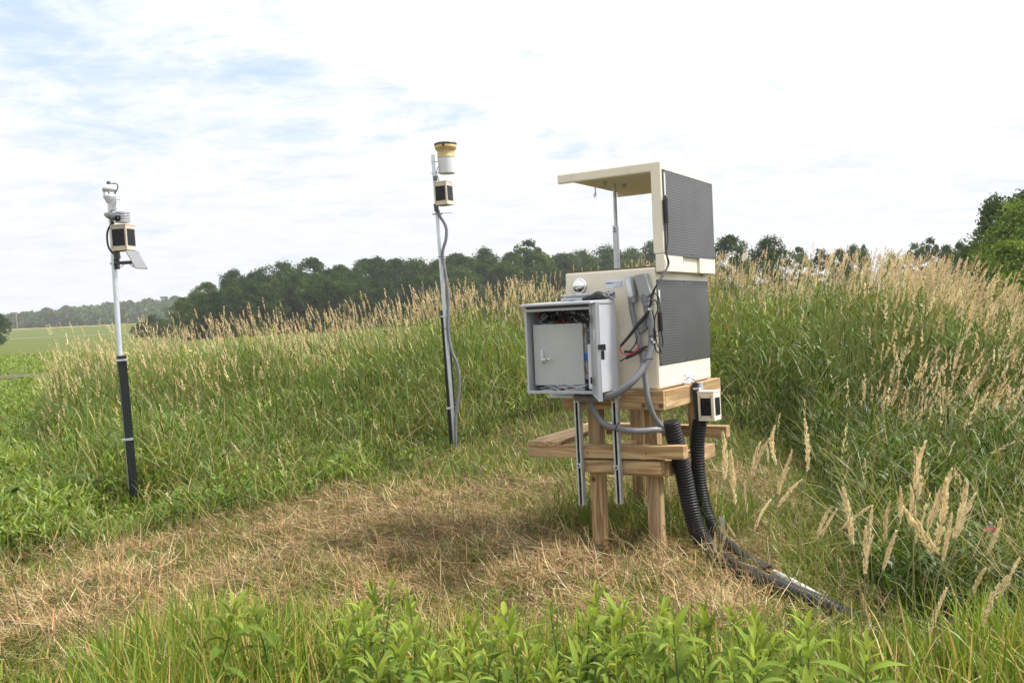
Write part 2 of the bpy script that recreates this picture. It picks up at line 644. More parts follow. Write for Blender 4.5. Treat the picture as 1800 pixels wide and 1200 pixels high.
def strip(name, pts, widths, material, lift, label):
    """a ragged sheet laid on the ground along world points (x, y)"""
    P = np.array(pts, float)
    tt = np.linspace(0, 1, 60)
    t0 = np.linspace(0, 1, len(P))
    x = np.interp(tt, t0, P[:, 0])
    y = np.interp(tt, t0, P[:, 1])
    w = np.interp(tt, t0, widths)
    V = []
    for i in range(60):
        for s_ in (-1, -0.33, 0.33, 1):
            j = (RNG.random() - .5) * 0.25 * w[i]
            yy = y[i] + s_ * w[i] / 2 + j
            V.append((x[i], yy, float(ground(x[i], yy)) + lift))
    F = [(i * 4 + k, i * 4 + k + 4, i * 4 + k + 5, i * 4 + k + 1) for i in range(59) for k in range(3)]
    o = big_mesh(name, np.array(V), np.array(F), material)
    tag(o, label, kind='structure')


M_SOIL = surf('bare_soil', (0.085, 0.062, 0.042), 0.95, var=0.5, scale=3, bump=1.0, bscale=5)
M_ROAD = surf('gravel', (0.42, 0.39, 0.33), 0.95, var=0.15, scale=1)
M_WHEAT = surf('ripe_crop', (0.36, 0.27, 0.10), 0.95, var=0.2, scale=0.2)
strip('soil_strip', [(-32, 40), (-24, 40.5), (-19.5, 41)], [4.5, 3.6, 1.2], M_SOIL, 0.03, 'dark bare soil strip across the green field')
strip('gravel_road', [(-200, 225), (-110, 245), (-70, 262)], [2.6, 2.8, 3.0], M_ROAD, 0.06, 'pale gravel road crossing the far field')
strip('ripe_crop', [(-330, 392), (-200, 394), (-150, 396)], [22, 22, 18], M_WHEAT, 0.12, 'tan strip of ripe crop below the wooded ridge')


# ------------------------------------------------------------------ blades
def blades(base, length, width, az, a0, a1, K=3, twist=None, tipw=0.0, belly=0.35):
    """arching strips. base (n,3); a0 angle from vertical at the foot, a1 at the tip"""
    n = len(base)
    t = np.linspace(0, 1, K + 1)
    hx = np.zeros((n, K + 1))
    vz = np.zeros((n, K + 1))
    for i in range(1, K + 1):
        tm = (t[i] + t[i - 1]) / 2
        a = a0 + (a1 - a0) * tm ** 1.3
        hx[:, i] = hx[:, i - 1] + np.sin(a) / K
        vz[:, i] = vz[:, i - 1] + np.cos(a) / K
    d = np.stack([np.cos(az), np.sin(az)], -1)
    C = np.empty((n, K + 1, 3))
    C[..., 0] = base[:, None, 0] + hx * length[:, None] * d[:, None, 0]
    C[..., 1] = base[:, None, 1] + hx * length[:, None] * d[:, None, 1]
    C[..., 2] = base[:, None, 2] + vz * length[:, None]
    if twist is None:
        twist = RNG.normal(0, 0.5, n)
    wa = az + pi / 2 + twist
    wv = np.stack([np.cos(wa), np.sin(wa), 0.3 * np.sin(twist)], -1)
    prof = np.minimum(1, 0.55 + t / belly * 0.45) * (1 - np.clip((t - belly) / (1 - belly), 0, 1) ** 1.8)
    prof = np.maximum(prof, tipw)
    off = wv[:, None, :] * (width[:, None, None] * prof[None, :, None] / 2)
    V = np.stack([C - off, C + off], 2).reshape(n, -1, 3)
    m_ = 2 * (K + 1)
    q = np.array([[2 * i, 2 * i + 1, 2 * i + 3, 2 * i + 2] for i in range(K)])
    F = (np.arange(n) * m_)[:, None, None] + q[None]
    return V.reshape(-1, 3), F.reshape(-1, 4), m_, C


def tints(n, m_, cols, weights, jit=0.18):
    cols = np.array(cols, float)
    i = RNG.choice(len(cols), n, p=np.array(weights) / np.sum(weights))
    c = cols[i] * (1 + RNG.normal(0, jit, (n, 1))) * (1 + RNG.normal(0, 0.05, (n, 3)))
    return np.repeat(np.clip(c, 0.005, 0.9), m_, 0)


def join(parts):
    V, F, C = [], [], []
    o = 0
    for v, f, c in parts:
        V.append(v)
        F.append(f + o)
        C.append(c)
        o += len(v)
    return np.concatenate(V), np.concatenate(F), np.concatenate(C)


def patch(x, y, s, seed=0):
    """smooth pseudo noise 0..1 over the ground"""
    r = np.random.default_rng(100 + seed)
    v = np.zeros_like(x)
    for k in range(5):
        a, b, p = r.normal(0, 1, 3)
        fr = s * (1 + 0.55 * k)
        nn = math.hypot(a, b) + 1e-6
        v += np.sin((a * x + b * y) / nn * fr + p * 6) / (1 + 0.35 * k)
    return 1 / (1 + np.exp(-1.5 * v))


def trodden(x, y):
    """grass kept short round the feet of the two poles"""
    return 1 - 0.92 * np.exp(-(((x + 3.45) / .42) ** 4 + ((y - 7.95) / .72) ** 4)) - 0.92 * np.exp(-(((x + .77) / .40) ** 4 + ((y - 10.7) / .60) ** 4))


def canopy(x, y):
    """height of the uncut grass above the ground"""
    th = x / np.maximum(y, .5)
    s = y - edge(th)
    left = smoothstep(-th, 0.06, 0.16)
    right = smoothstep(th, 0.33, 0.375)
    wall = 1 - np.maximum(left, right)
    hl = 0.22 + 0.26 * smoothstep(s, 0.0, 3.0) + 0.72 * smoothstep(s, 2.0, 8.0)
    hw = 0.30 + 0.95 * smoothstep(s, 0.0, 2.6) + 0.15 * smoothstep(s, 2, 5)
    hr = 0.26 + 0.30 * smoothstep(s, 0.3, 4.0) + 0.85 * smoothstep(y, 9.0, 13.5)
    h = left * hl + right * hr + wall * hw
    ext = smoothstep(-th, 0.475, 0.545)
    h = h * (1 - ext) + 0.24 * ext
    h *= trodden(x, y)
    h *= 0.64 + 0.40 * patch(x, y, 1.1, 1) + 0.26 * patch(x, y, 3.4, 6)
    return h


def scatter_field(n, d0, d1, th0=-.66, th1=.74, power=1.0):
    th = RNG.uniform(th0, th1, n * 2)
    u = RNG.random(n * 2)
    if power == 1.0:
        y = d0 * (d1 / d0) ** u
    else:
        e = 2 - power
        y = (d0 ** e + u * (d1 ** e - d0 ** e)) ** (1 / e)
    x = th * y
    s = y - edge(th) + RNG.normal(0, 0.30, n * 2) + 0.5 * (patch(x, y, 2.6, 17) - 0.5)
    k = s > 0
    return x[k][:n], y[k][:n]


def near_station(x, y, m=0.0):
    lx = (x - O[0]) * EX[0] + (y - O[1]) * EX[1]
    ly = (x - O[0]) * EY[0] + (y - O[1]) * EY[1]
    return (lx > -1.1 - m) & (lx < 0.15 + m) & (ly > -0.15 - m) & (ly < 1.25 + m)


GREENS = [(0.112, 0.180, 0.022), (0.072, 0.130, 0.018), (0.160, 0.220, 0.034), (0.130, 0.178, 0.055), (0.23, 0.22, 0.052), (0.38, 0.28, 0.13)]


def lean_dir(th, n):
    """prevailing lean: the bank leans right on the right, left on the left"""
    a = np.where(th > 0.2, 0.15, np.where(th < -0.05, pi - 0.2, pi / 2))
    return a + RNG.normal(0, 1.3, n)


def shade_tone(x, y, m_):
    """shade on the rank grass of the right-hand bank, painted as a darker tint"""
    shaded = np.repeat(smoothstep(x / y, 0.20, 0.30) * (1 - smoothstep(y, 10.5, 13.5)), m_)[:, None]
    return 1 - shaded * (1 - np.array([0.50, 0.56, 0.54]))


def build_tall_grass():
    parts = []
    # most blades belong to tufts that share a lean, a height and a shade
    tx, ty = scatter_field(7500, 3.4, 26, power=1.0)
    nt = len(tx)
    t_az = lean_dir(tx / ty, nt)
    t_h = np.clip(RNG.normal(0.95, 0.24, nt), 0.45, 1.5)
    t_c = np.clip(RNG.normal(1.0, 0.22, (nt, 1)), 0.5, 1.6) * (1 + RNG.normal(0, 0.07, (nt, 3)))
    t_dry = RNG.random(nt) < 0.05
    i = RNG.integers(0, nt, 150000)
    sp = RNG.normal(0, 1, (150000, 2)) * (0.07 + 0.006 * ty[i])[:, None]
    ux, uy = scatter_field(48000, 3.4, 26, power=1.0)
    x = np.concatenate([tx[i] + sp[:, 0], ux])
    y = np.concatenate([ty[i] + sp[:, 1], uy])
    nu = len(ux)
    taz = np.concatenate([t_az[i] + RNG.normal(0, 0.6, 150000), lean_dir(ux / uy, nu)])
    tsc = np.concatenate([t_h[i], np.full(nu, 0.85)])
    tcol = np.concatenate([t_c[i], np.ones((nu, 3))])
    tdry = np.concatenate([t_dry[i], np.zeros(nu, bool)])
    th = x / y
    keep = (th > -0.60) & ~((th < -0.50) & (y > 22)) & (y > 3.3) & (y - edge(th) > -0.25)
    x, y, th, taz, tsc, tcol, tdry = x[keep], y[keep], th[keep], taz[keep], tsc[keep], tcol[keep], tdry[keep]
    n = len(x)
    z = ground(x, y)
    h = canopy(x, y) * tsc
    hb = RNG.random(n) ** 0.75 * 0.74
    base = np.stack([x, y, z + h * hb], -1)
    ln = RNG.uniform(0.14, 0.44, n) * (0.22 + 0.78 * np.minimum(1, h * 1.1))
    w = RNG.uniform(0.005, 0.0155, n) * (0.85 + y / 30)
    az = np.where(RNG.random(n) < 0.55, taz, RNG.uniform(0, 2 * pi, n))
    a0 = np.abs(RNG.normal(0.36, 0.32, n)) + 0.5 * (RNG.random(n) < 0.25)
    a1 = a0 + np.abs(RNG.normal(1.0, 0.6, n))
    V, F, m_, _ = blades(base, ln, w, az, a0, a1, 3)
    pt = patch(x, y, 0.9, 3)
    C = tints(n, m_, GREENS, [5, 3.2, 3.0, 2.2, 0.7, 0.28]) * np.repeat(tcol, m_, 0)
    dr = np.repeat(tdry, m_)[:, None]
    C = np.where(dr, C * np.array([1.9, 1.25, 1.4]), C)
    # two kinds of grass in drifts: yellower, and a blue-green
    mixk = np.repeat(pt, m_)[:, None]
    C = C * (np.array([0.86, 0.95, 1.0]) * (1 - mixk) + np.array([1.16, 1.06, 0.95]) * mixk)
    C = 0.88 * C * shade_tone(x, y, m_)
    big = np.repeat(0.72 + 0.56 * patch(x, y, 0.9, 21), m_)[:, None]
    C = C * big
    parts.append((V, F, C))
    # broad-leaved weeds growing through the grass
    wx, wy = scatter_field(420, 4.2, 17)
    wn = len(wx)
    i = RNG.integers(0, wn, 15000)
    x = wx[i] + RNG.normal(0, 0.11, 15000) * (0.7 + wy[i] / 18)
    y = wy[i] + RNG.normal(0, 0.11, 15000) * (0.7 + wy[i] / 18)
    k = (y - edge(x / y) > 0) & (x / y > -.54)
    x, y, i = x[k], y[k], i[k]
    n = len(x)
    base = np.stack([x, y, ground(x, y) + canopy(x, y) * RNG.uniform(0.45, 1.0, n)], -1)
    V, F, m_, _ = blades(base, RNG.uniform(0.05, 0.12, n) * (0.8 + y / 40), RNG.uniform(0.015, 0.035, n) * (0.8 + y / 40), RNG.uniform(0, 2 * pi, n), np.abs(RNG.normal(0.8, 0.35, n)), np.abs(RNG.normal(1.7, 0.4, n)), 3, belly=0.5)
    wc = np.where(RNG.random((wn, 1)) < 0.35, np.array([[1.25, 1.2, 0.9]]), np.array([[0.8, 0.85, 0.9]])) * (1 + RNG.normal(0, 0.1, (wn, 1)))
    parts.append((V, F, tints(n, m_, [(0.115, 0.185, 0.026), (0.15, 0.22, 0.035)], [3, 2]) * np.repeat(wc[i], m_, 0) * shade_tone(x, y, m_)))
    # standing stems
    x, y = scatter_field(42000, 3.4, 24)
    th = x / y
    k = (th > -0.53) & (canopy(x, y) > 0.30)
    x, y, th = x[k], y[k], th[k]
    n = len(x)
    h = canopy(x, y)
    base = np.stack([x, y, ground(x, y)], -1)
    V, F, m_, _ = blades(base, h * RNG.uniform(0.7, 1.1, n), np.full(n, 0.004) * (0.8 + y / 16), lean_dir(th, n), np.abs(RNG.normal(0.06, 0.08, n)), np.abs(RNG.normal(0.25, 0.2, n)), 3, tipw=0.3)
    parts.append((V, F, tints(n, m_, [(0.13, 0.17, 0.05), (0.20, 0.20, 0.07), (0.36, 0.27, 0.13)], [4, 2, 0.7])))
    # bent, broken and lying stems, mostly where the grass is low
    x, y = scatter_field(42000, 3.6, 18)
    th = x / y
    k = (th > -0.53) & (RNG.random(len(x)) < 0.25 + 0.75 * patch(x, y, 2.0, 51))
    x, y, th = x[k], y[k], th[k]
    n = len(x)
    h = canopy(x, y)
    base = np.stack([x, y, ground(x, y) + h * RNG.uniform(0.05, 0.85, n)], -1)
    V, F, m_, _ = blades(base, RNG.uniform(0.18, 0.55, n) * trodden(x, y), RNG.uniform(0.0022, 0.0055, n) * (0.8 + y / 16), RNG.uniform(0, 2 * pi, n), np.abs(RNG.normal(0.75, 0.4, n)), np.abs(RNG.normal(1.35, 0.5, n)), 3, tipw=0.3)
    parts.append((V, F, 0.92 * tints(n, m_, [(0.19, 0.23, 0.07), (0.34, 0.30, 0.13), (0.46, 0.36, 0.19), (0.13, 0.19, 0.04)], [3, 2, 1.5, 3])))
    V, F, C = join(parts)
    o = big_mesh('tall_grass', V, F, G_GRASS, C)
    tag(o, 'tall green meadow grass covering the bank round the clearing', kind='stuff')


def heads(tip, dirv, length, rad, nsp, sl_=0.13, sw_=0.55):
    """panicles: many little spikelets round an axis; tip (n,3), dirv points from foot to tip"""
    n = len(tip)
    t = RNG.random((n, nsp)) ** 0.9
    foot = tip - dirv * length[:, None]
    ax = foot[:, None, :] + (tip - foot)[:, None, :] * t[..., None]
    ref = np.array([0.3, 0.9, 0.2])
    s1 = np.cross(dirv, ref)
    s1 /= np.linalg.norm(s1, axis=1, keepdims=True)
    s2 = np.cross(dirv, s1)
    a = RNG.uniform(0, 2 * pi, (n, nsp))
    rd = s1[:, None, :] * np.cos(a)[..., None] + s2[:, None, :] * np.sin(a)[..., None]
    env = np.sin(np.pi * np.clip(t * 0.86 + 0.12, 0, 1)) ** 0.7
    r = rad[:, None] * env * RNG.uniform(0.25, 1.0, (n, nsp))
    c = ax + rd * r[..., None]
    sl = (length[:, None] * sl_ * RNG.uniform(0.7, 1.3, (n, nsp)))[..., None]
    sw = (rad[:, None] * sw_ * RNG.uniform(0.7, 1.3, (n, nsp)))[..., None]
    dd = dirv[:, None, :] + rd * 0.35
    dd /= np.linalg.norm(dd, axis=-1, keepdims=True)
    bb = RNG.uniform(0, 2 * pi, (n, nsp))
    side = np.cross(dd, rd) * np.cos(bb)[..., None] + rd * np.sin(bb)[..., None]
    V = np.stack([c - dd * sl / 2, c + side * sw / 2, c + dd * sl / 2, c - side * sw / 2], 2).reshape(-1, 3)
    F = np.arange(n * nsp * 4).reshape(-1, 4)
    return V, F, nsp * 4


HEADC = [(0.70, 0.56, 0.33), (0.60, 0.46, 0.26), (0.80, 0.66, 0.42), (0.52, 0.41, 0.25)]


def build_seed_heads():
    # where the heads stand thick: along the crest and up the right-hand bank
    x, y = scatter_field(80000, 5.0, 24, -.53, .72, power=0.9)
    th = x / y
    s = y - edge(th)
    right = smoothstep(th, 0.22, 0.34)
    mid = smoothstep(th, -0.14, -0.06) * (1 - right)
    left = 1 - right - mid
    dens = right * (0.24 * smoothstep(y, 10.2, 12.6) + 0.30 * smoothstep(th, 0.36, 0.42) * smoothstep(y, 7.6, 9.2) + 0.03) + mid * (0.44 * smoothstep(s, 2.2, 4.4)) + left * (0.30 * smoothstep(s, 3.4, 7.2) + 0.02)
    dens *= 0.35 + 0.9 * patch(x, y, 1.5, 5)
    dens *= np.where((th < -0.40), 0.75, 1.0)
    dens *= (1 - smoothstep(-th, 0.50, 0.53))
    k = RNG.random(len(x)) < dens * 0.36
    x, y, th = x[k], y[k], th[k]
    n = len(x)
    h = canopy(x, y)
    hh = h + np.clip(RNG.normal(0.24, 0.22, n), -0.15, 0.85) * np.minimum(1.0, h)
    hh = np.minimum(hh, 1.95)
    base = np.stack([x, y, ground(x, y)], -1)
    az = np.where(th > 0.05, RNG.normal(0.0, 0.7, n), np.where(th < -0.03, RNG.normal(pi, 0.9, n), RNG.uniform(0, 2 * pi, n)))
    a0 = np.abs(RNG.normal(0.05, 0.06, n)) + 0.10 * (th > 0.35)
    a1 = np.abs(RNG.normal(0.24, 0.18, n)) + 0.30 * smoothstep(th, 0.30, 0.5) + 0.12 * (th < -.1) + 0.8 * (RNG.random(n) < 0.05)
    V, F, m_, Cn = blades(base, hh, np.full(n, 0.0035) * (0.7 + y / 13), az, a0, a1, 4, tipw=0.35)
    C = tints(n, m_, [(0.32, 0.28, 0.11), (0.18, 0.21, 0.06)], [1, 3])
    tip = Cn[:, -1]
    d = Cn[:, -1] - Cn[:, -2]
    d /= np.linalg.norm(d, axis=1, keepdims=True)
    ln = RNG.uniform(0.13, 0.25, n) * (1 + 0.25 * smoothstep(th, 0.25, 0.4))
    tip = tip + d * (ln * 0.6)[:, None]
    V2, F2, m2 = heads(tip, d, ln, RNG.uniform(0.009, 0.0145, n) * (0.9 + y / 45) * (1 + 0.3 * smoothstep(th, 0.25, 0.4)), 24, 0.16, 0.75)
    C2 = tints(n, m2, HEADC, [3, 3, 2, 1], 0.12)
    V, F, C = join([(V, F, C), (V2, F2, C2)])
    o = big_mesh('seed_head_grass', V, F, G_HEAD, C)
    tag(o, 'straw-coloured seed heads standing in the tall meadow grass', kind='stuff')


def build_thatch():
    parts = []
    n0 = 230000
    th = RNG.uniform(-.66, .42, n0)
    y = 4.2 * (13.5 / 4.2) ** RNG.random(n0)
    x = th * y
    s = y - edge(th)
    fade = (1 - 0.45 * smoothstep(-th, 0.34, 0.55) * smoothstep(patch(x, y, 2.4, 61), 0.3, 0.6)) * (1 - 0.75 * np.maximum(np.maximum(smoothstep(y, 8.0, 9.4), smoothstep(th, 0.26, 0.33)), 0.7 * near_station(x, y, 0.1)))
    k = (s < 0.15 + RNG.normal(0, 0.35, n0) + 0.9 * (patch(x, y, 2.2, 62) - 0.5)) & (y < 12.8) & (RNG.random(n0) < fade * (0.25 + 0.75 * smoothstep(patch(x, y, 4.2, 31) * 0.6 + patch(x, y, 11.0, 32) * 0.4, 0.25, 0.6)))
    # the far end of the clearing was trampled rather than mown
    x, y, th, s = x[k], y[k], th[k], s[k]
    n = len(x)
    z = ground(x, y) + 0.055 * smoothstep(patch(x, y, 6.5, 8), 0.35, 0.9) + RNG.random(n) ** 1.6 * 0.05
    base = np.stack([x, y, z], -1)
    ln = 0.035 + 0.20 * RNG.random(n) ** 2
    az = RNG.uniform(0, 2 * pi, n) * 0.6 + 0.4 * RNG.choice([0.2, pi + .2], n) + patch(x, y, 1.2, 2) * 2
    a0 = pi / 2 + RNG.normal(-0.10, 0.20, n)
    a0 = np.where(RNG.random(n) < 0.18, np.abs(RNG.normal(0.7, 0.35, n)), a0)
    a1 = a0 + RNG.normal(0.05, 0.25, n)
    V, F, m_, _ = blades(base, ln, RNG.uniform(0.002, 0.0052, n) * (0.8 + y / 26), az, a0, a1, 2, tipw=0.3)
    C = tints(n, m_, [(0.47, 0.315, 0.155), (0.34, 0.20, 0.092), (0.60, 0.455, 0.26), (0.16, 0.105, 0.055), (0.60, 0.50, 0.34), (0.16, 0.19, 0.06)], [3.6, 3.6, 1.6, 3.2, 0.8, 3.0])
    parts.append((V, F, C))
    V, F, C = join(parts)
    o = big_mesh('mown_straw', V, F, G_STRAW, C)
    tag(o, 'dry tan cut grass lying over the mown clearing', kind='stuff')
    # short green regrowth
    n0 = 110000
    th = RNG.uniform(-.66, .44, n0)
    y = 4.0 * (13.8 / 4.0) ** RNG.random(n0)
    x = th * y
    s = y - edge(th)
    far = np.maximum(smoothstep(y, 8.0, 9.6), 0.9 * smoothstep(th, 0.24, 0.30) * smoothstep(y, 4.3, 5.4))
    g = 0.15 + 0.62 * smoothstep(patch(x, y, 2.1, 9) * 0.6 + patch(x, y, 5.5, 19) * 0.4, 0.45, 0.75)
    g = np.maximum(g, smoothstep(s + 0.8 * (patch(x, y, 3.0, 41) - 0.5), -1.1, 0.2) * 0.75)
    g = np.maximum(g, 0.55 * smoothstep(-th, 0.32, 0.5) * patch(x, y, 2.4, 61))
    g = np.maximum(g, 0.85 * far)
    g = np.maximum(g, 0.9 * smoothstep(4.9 - y, -0.25, 0.35))
    ns0 = near_station(x, y, 0.15) & ((x - O[0]) * EY[0] + (y - O[1]) * EY[1] > 0.22)
    g = np.maximum(g, 1.0 * ns0)
    k = (s < 0.4) & (RNG.random(n0) < g)
    x, y, th, far = x[k], y[k], th[k], far[k]
    n = len(x)
    ns = near_station(x, y, 0.12) & ((x - O[0]) * EY[0] + (y - O[1]) * EY[1] > 0.30)
    z = ground(x, y)
    base = np.stack([x, y, z], -1)
    ln = RNG.uniform(0.04, 0.15, n) + (0.42 * ns + 0.18 * far) * RNG.random(n) ** 1.5
    V, F, m_, _ = blades(base, ln, RNG.uniform(0.003, 0.0075, n) * (0.75 + y / 22), RNG.uniform(0, 2 * pi, n), np.abs(RNG.normal(0.4, 0.35, n)), np.abs(RNG.normal(1.2, 0.5, n)), 3)
    C = tints(n, m_, GREENS, [4, 2.5, 3, 1.5, 2.0, 1.6])
    o = big_mesh('short_grass', V, F, G_GRASS, C)
    tag(o, 'short green grass growing up through the cut straw', kind='stuff')


def build_low_weeds():
    """leafy weeds and the crop at the left edge"""
    n0 = 90000
    th = np.where(RNG.random(n0) < .6, RNG.uniform(-.72, -.455, n0), RNG.uniform(-.72, -.30, n0))
    y = 6.5 * (85 / 6.5) ** RNG.random(n0)
    s = y - edge(th)
    k = (s > 0) & ((RNG.random(n0) < smoothstep(-th, 0.46, 0.53)) | (y > 30)) & ~((y > 36) & (y < 45) & (RNG.random(n0) < 0.97))
    th, y = th[k], y[k]
    rowy = np.round(y / 0.9) * 0.9 + RNG.normal(0, 0.12, len(y))
    y = np.where(y > 20, rowy, y)
    x = th * y
    n = len(x)
    hgt = (0.13 + 0.14 * patch(x, y, 1.4, 12)) * (1 - 0.65 * smoothstep(y, 10, 17))
    base = np.stack([x, y, ground(x, y) + hgt * RNG.random(n) ** 0.6], -1)
    V, F, m_, _ = blades(base, RNG.uniform(0.07, 0.19, n) * (0.8 + y / 40), RNG.uniform(0.010, 0.028, n) * (0.8 + y / 30), RNG.uniform(0, 2 * pi, n), np.abs(RNG.normal(0.6, 0.35, n)), np.abs(RNG.normal(1.5, 0.5, n)), 3, belly=0.45)
    C = tints(n, m_, [(0.165, 0.235, 0.032), (0.21, 0.28, 0.046), (0.125, 0.185, 0.030), (0.26, 0.28, 0.07)], [4, 3, 2, 1])
    o = big_mesh('low_weeds', V, F, G_LEAF, C)
    tag(o, 'bright green low leafy weeds and crop at the edge of the field', kind='stuff')


def build_foreground_grass():
    n0 = 52000
    x = RNG.uniform(-3.6, 3.6, n0)
    y = 2.2 + 2.7 * RNG.random(n0) ** 0.9
    th = x / y
    px = 900 + th * FPX
    lim = np.interp(px, [-400, 0, 140, 320, 560, 900, 1250, 1480, 1700, 2400], [4.1, 4.1, 4.15, 4.7, 4.45, 4.15, 4.0, 3.75, 4.2, 4.4])
    k = (y < lim + RNG.normal(0, 0.15, n0)) & (RNG.random(n0) < 0.30 + 0.70 * patch(x, y, 3.1, 14))
    x, y, px, lim = x[k], y[k], px[k], lim[k]
    n = len(x)
    hh = np.interp(px, [-400, 60, 170, 330, 700, 1200, 1500, 1800], [0.15, 0.18, 0.36, 0.36, 0.31, 0.30, 0.30, 0.33])
    hh *= 0.7 + 0.5 * smoothstep(lim - y, 0.0, 0.5)
    base = np.stack([x, y, ground(x, y)], -1)
    ln = hh * RNG.uniform(0.5, 1.35, n)
    V, F, m_, _ = blades(base, ln, RNG.uniform(0.004, 0.0115, n), RNG.uniform(0, 2 * pi, n), np.abs(RNG.normal(0.10, 0.14, n)), np.abs(RNG.normal(0.8, 0.6, n)), 5)
    C = tints(n, m_, GREENS, [4, 1.6, 4, 1.6, 2.0, 1.8]) * np.array([1.40, 1.32, 1.35])
    o = big_mesh('foreground_grass', V, F, G_GRASS, C)
    tag(o, 'broad green grass blades along the near edge of the clearing', kind='stuff')


def build_flowers():
    x, y = scatter_field(5200, 8.0, 19, -.50, .58)
    th = x / y
    k = (canopy(x, y) > 0.9) & (RNG.random(len(x)) < np.where(th < 0.1, 0.42, 0.10))
    x, y = x[k], y[k]
    n = len(x)
    h = canopy(x, y) * RNG.uniform(0.85, 1.12, n)
    c = np.stack([x, y, ground(x, y) + h], -1)
    V, F, m2 = heads(c, np.tile(np.array([0, 0, 1.0]), (n, 1)), np.full(n, 0.028), np.full(n, 0.020), 7)
    C = tints(n, m2, [(0.20, 0.11, 0.22), (0.27, 0.18, 0.28), (0.16, 0.10, 0.15)], [3, 2, 2])
    o = big_mesh('purple_flowers', V, F, G_FLOWER, C)
    tag(o, 'small purple wild flower heads dotted through the tall grass', kind='stuff')


build_tall_grass()
build_seed_heads()
build_thatch()
build_low_weeds()
build_foreground_grass()
build_flowers()


# ------------------------------------------------------------------ trees
def crown_mesh(name, H, R, z0, seed, clumps, per, leaf, cols, lobes=5, top=0.62, flat=1.0, skirt=0.0):
    r = np.random.default_rng(seed)
    lob = r.uniform(0, 2 * pi, lobes)
    amp = r.uniform(0.06, 0.24, lobes)
    lz = r.uniform(0.15, 0.95, lobes)
    C = []
    while len(C) < clumps:
        t = r.random()
        a = r.uniform(0, 2 * pi)
        prof = (min(1, max(skirt, (t / (1 - top)) ** 0.55)) if t < 1 - top else max(0.0, 1 - ((t - (1 - top)) / top) ** 2.1) ** 0.62)
        rr = R * prof
        k = 1.0
        for q in range(lobes):
            k += amp[q] * (math.exp(-((t - lz[q]) / 0.18) ** 2)) * cos(a - lob[q]) * 1.6
        q = r.random() ** 0.38
        rr *= k * q
        C.append((rr * cos(a), rr * sin(a) * flat, z0 + t * (H - z0), q))
    C = np.array(C)
    n = clumps * per
    cr = R * r.uniform(0.17, 0.32, clumps)
    g = r.normal(0, 1, (clumps, per, 3))
    g /= np.linalg.norm(g, axis=-1, keepdims=True)
    g *= r.random((clumps, per, 1)) ** 0.45
    g[..., 2] *= 0.72
    P = (C[:, None, :3] + g * cr[:, None, None]).reshape(-1, 3)
    nm = r.normal(0, 1, (n, 3)) + (g / (np.linalg.norm(g, axis=-1, keepdims=True) + 1e-6)).reshape(-1, 3) * 0.9 + np.array([0, 0, 0.5])
    nm /= np.linalg.norm(nm, axis=1, keepdims=True)
    s1 = np.cross(nm, r.normal(0, 1, (n, 3)))
    s1 /= np.linalg.norm(s1, axis=1, keepdims=True)
    s2 = np.cross(nm, s1)
    ll = leaf * r.uniform(0.6, 1.4, (n, 1))
    V = np.stack([P - s1 * ll, P + s2 * ll * 0.55, P + s1 * ll, P - s2 * ll * 0.55], 1).reshape(-1, 3)
    F = np.arange(n * 4).reshape(-1, 4)
    cols = np.array(cols)
    cc = cols[r.integers(0, len(cols), clumps)] * (1 + r.normal(0, 0.14, (clumps, 1)))
    col = np.repeat(np.repeat(cc, per, 0) * (1 + r.normal(0, 0.14, (n, 1))), 4, 0)
    return V, F, np.clip(col, 0.004, 0.9)


def mesh_data(name, V, F, material, tint):
    o = big_mesh(name, V, F, material, tint)
    d = o.data
    bpy.data.objects.remove(o)
    return d


def trunk_mb(H, R, z0, seed, r0=0.22):
    r = random.Random(seed)
    mb = MB()
    top = H * 0.72
    pts = [(r.uniform(-.02, .02) * H * i / 4, r.uniform(-.02, .02) * H * i / 4, top * i / 5 - 0.3) for i in range(6)]
    mb.tube(pts, [r0, r0 * 0.8, r0 * 0.66, r0 * 0.5, r0 * 0.36, r0 * 0.18], 8)
    for k in range(7):
        i = r.randint(1, 4)
        a = r.uniform(0, 2 * pi)
        p = Vector(pts[i])
        q = p + Vector((cos(a) * R * 0.65, sin(a) * R * 0.65, H * r.uniform(0.08, 0.2)))
        mb.tube([p, (p + q) / 2 + Vector((0, 0, 0.05 * H)), q], [r0 * 0.4, r0 * 0.25, r0 * 0.08], 6)
    return mb


DARKG = [(0.044, 0.082, 0.022), (0.060, 0.104, 0.028), (0.076, 0.122, 0.033), (0.036, 0.068, 0.021)]
PALEG = [(0.095, 0.140, 0.045), (0.115, 0.16, 0.05), (0.085, 0.125, 0.045)]
LIMEG = [(0.17, 0.235, 0.045), (0.20, 0.27, 0.055), (0.13, 0.195, 0.04)]


class TreeKind:
    def __init__(s, tag_, H, R, z0, seed, clumps, per, leaf, cols, material=G_TREE, top=0.62, r0=0.22, skirt=0.0):
        V, F, C = crown_mesh('crown', H, R, z0, seed, clumps, per, leaf, cols, top=top, skirt=skirt)
        s.crown = mesh_data('crown_' + tag_, V, F, material, C)
        mb = trunk_mb(H, R, z0, seed, r0)
        me = bpy.data.meshes.new('trunk_' + tag_)
        me.from_pydata(mb.v, [], mb.f)
        me.polygons.foreach_set('use_smooth', mb.sm)
        me.materials.append(M_BARK)
        s.trunk = me
        s.H = H

    def put(s, name, x, y, h, rz, label, cat, group=None, wide=1.0, zoff=0.0):
        e = bpy.data.objects.new(name, None)
        e.location = (x, y, float(ground(x, y)) + zoff)
        k = h / s.H
        e.scale = (k * wide, k * wide, k)
        e.rotation_euler = (0, 0, rz)
        link(e)
        tag(e, label, cat, group)
        link(bpy.data.objects.new('crown', s.crown), e)
        link(bpy.data.objects.new('trunk', s.trunk), e)
        return e


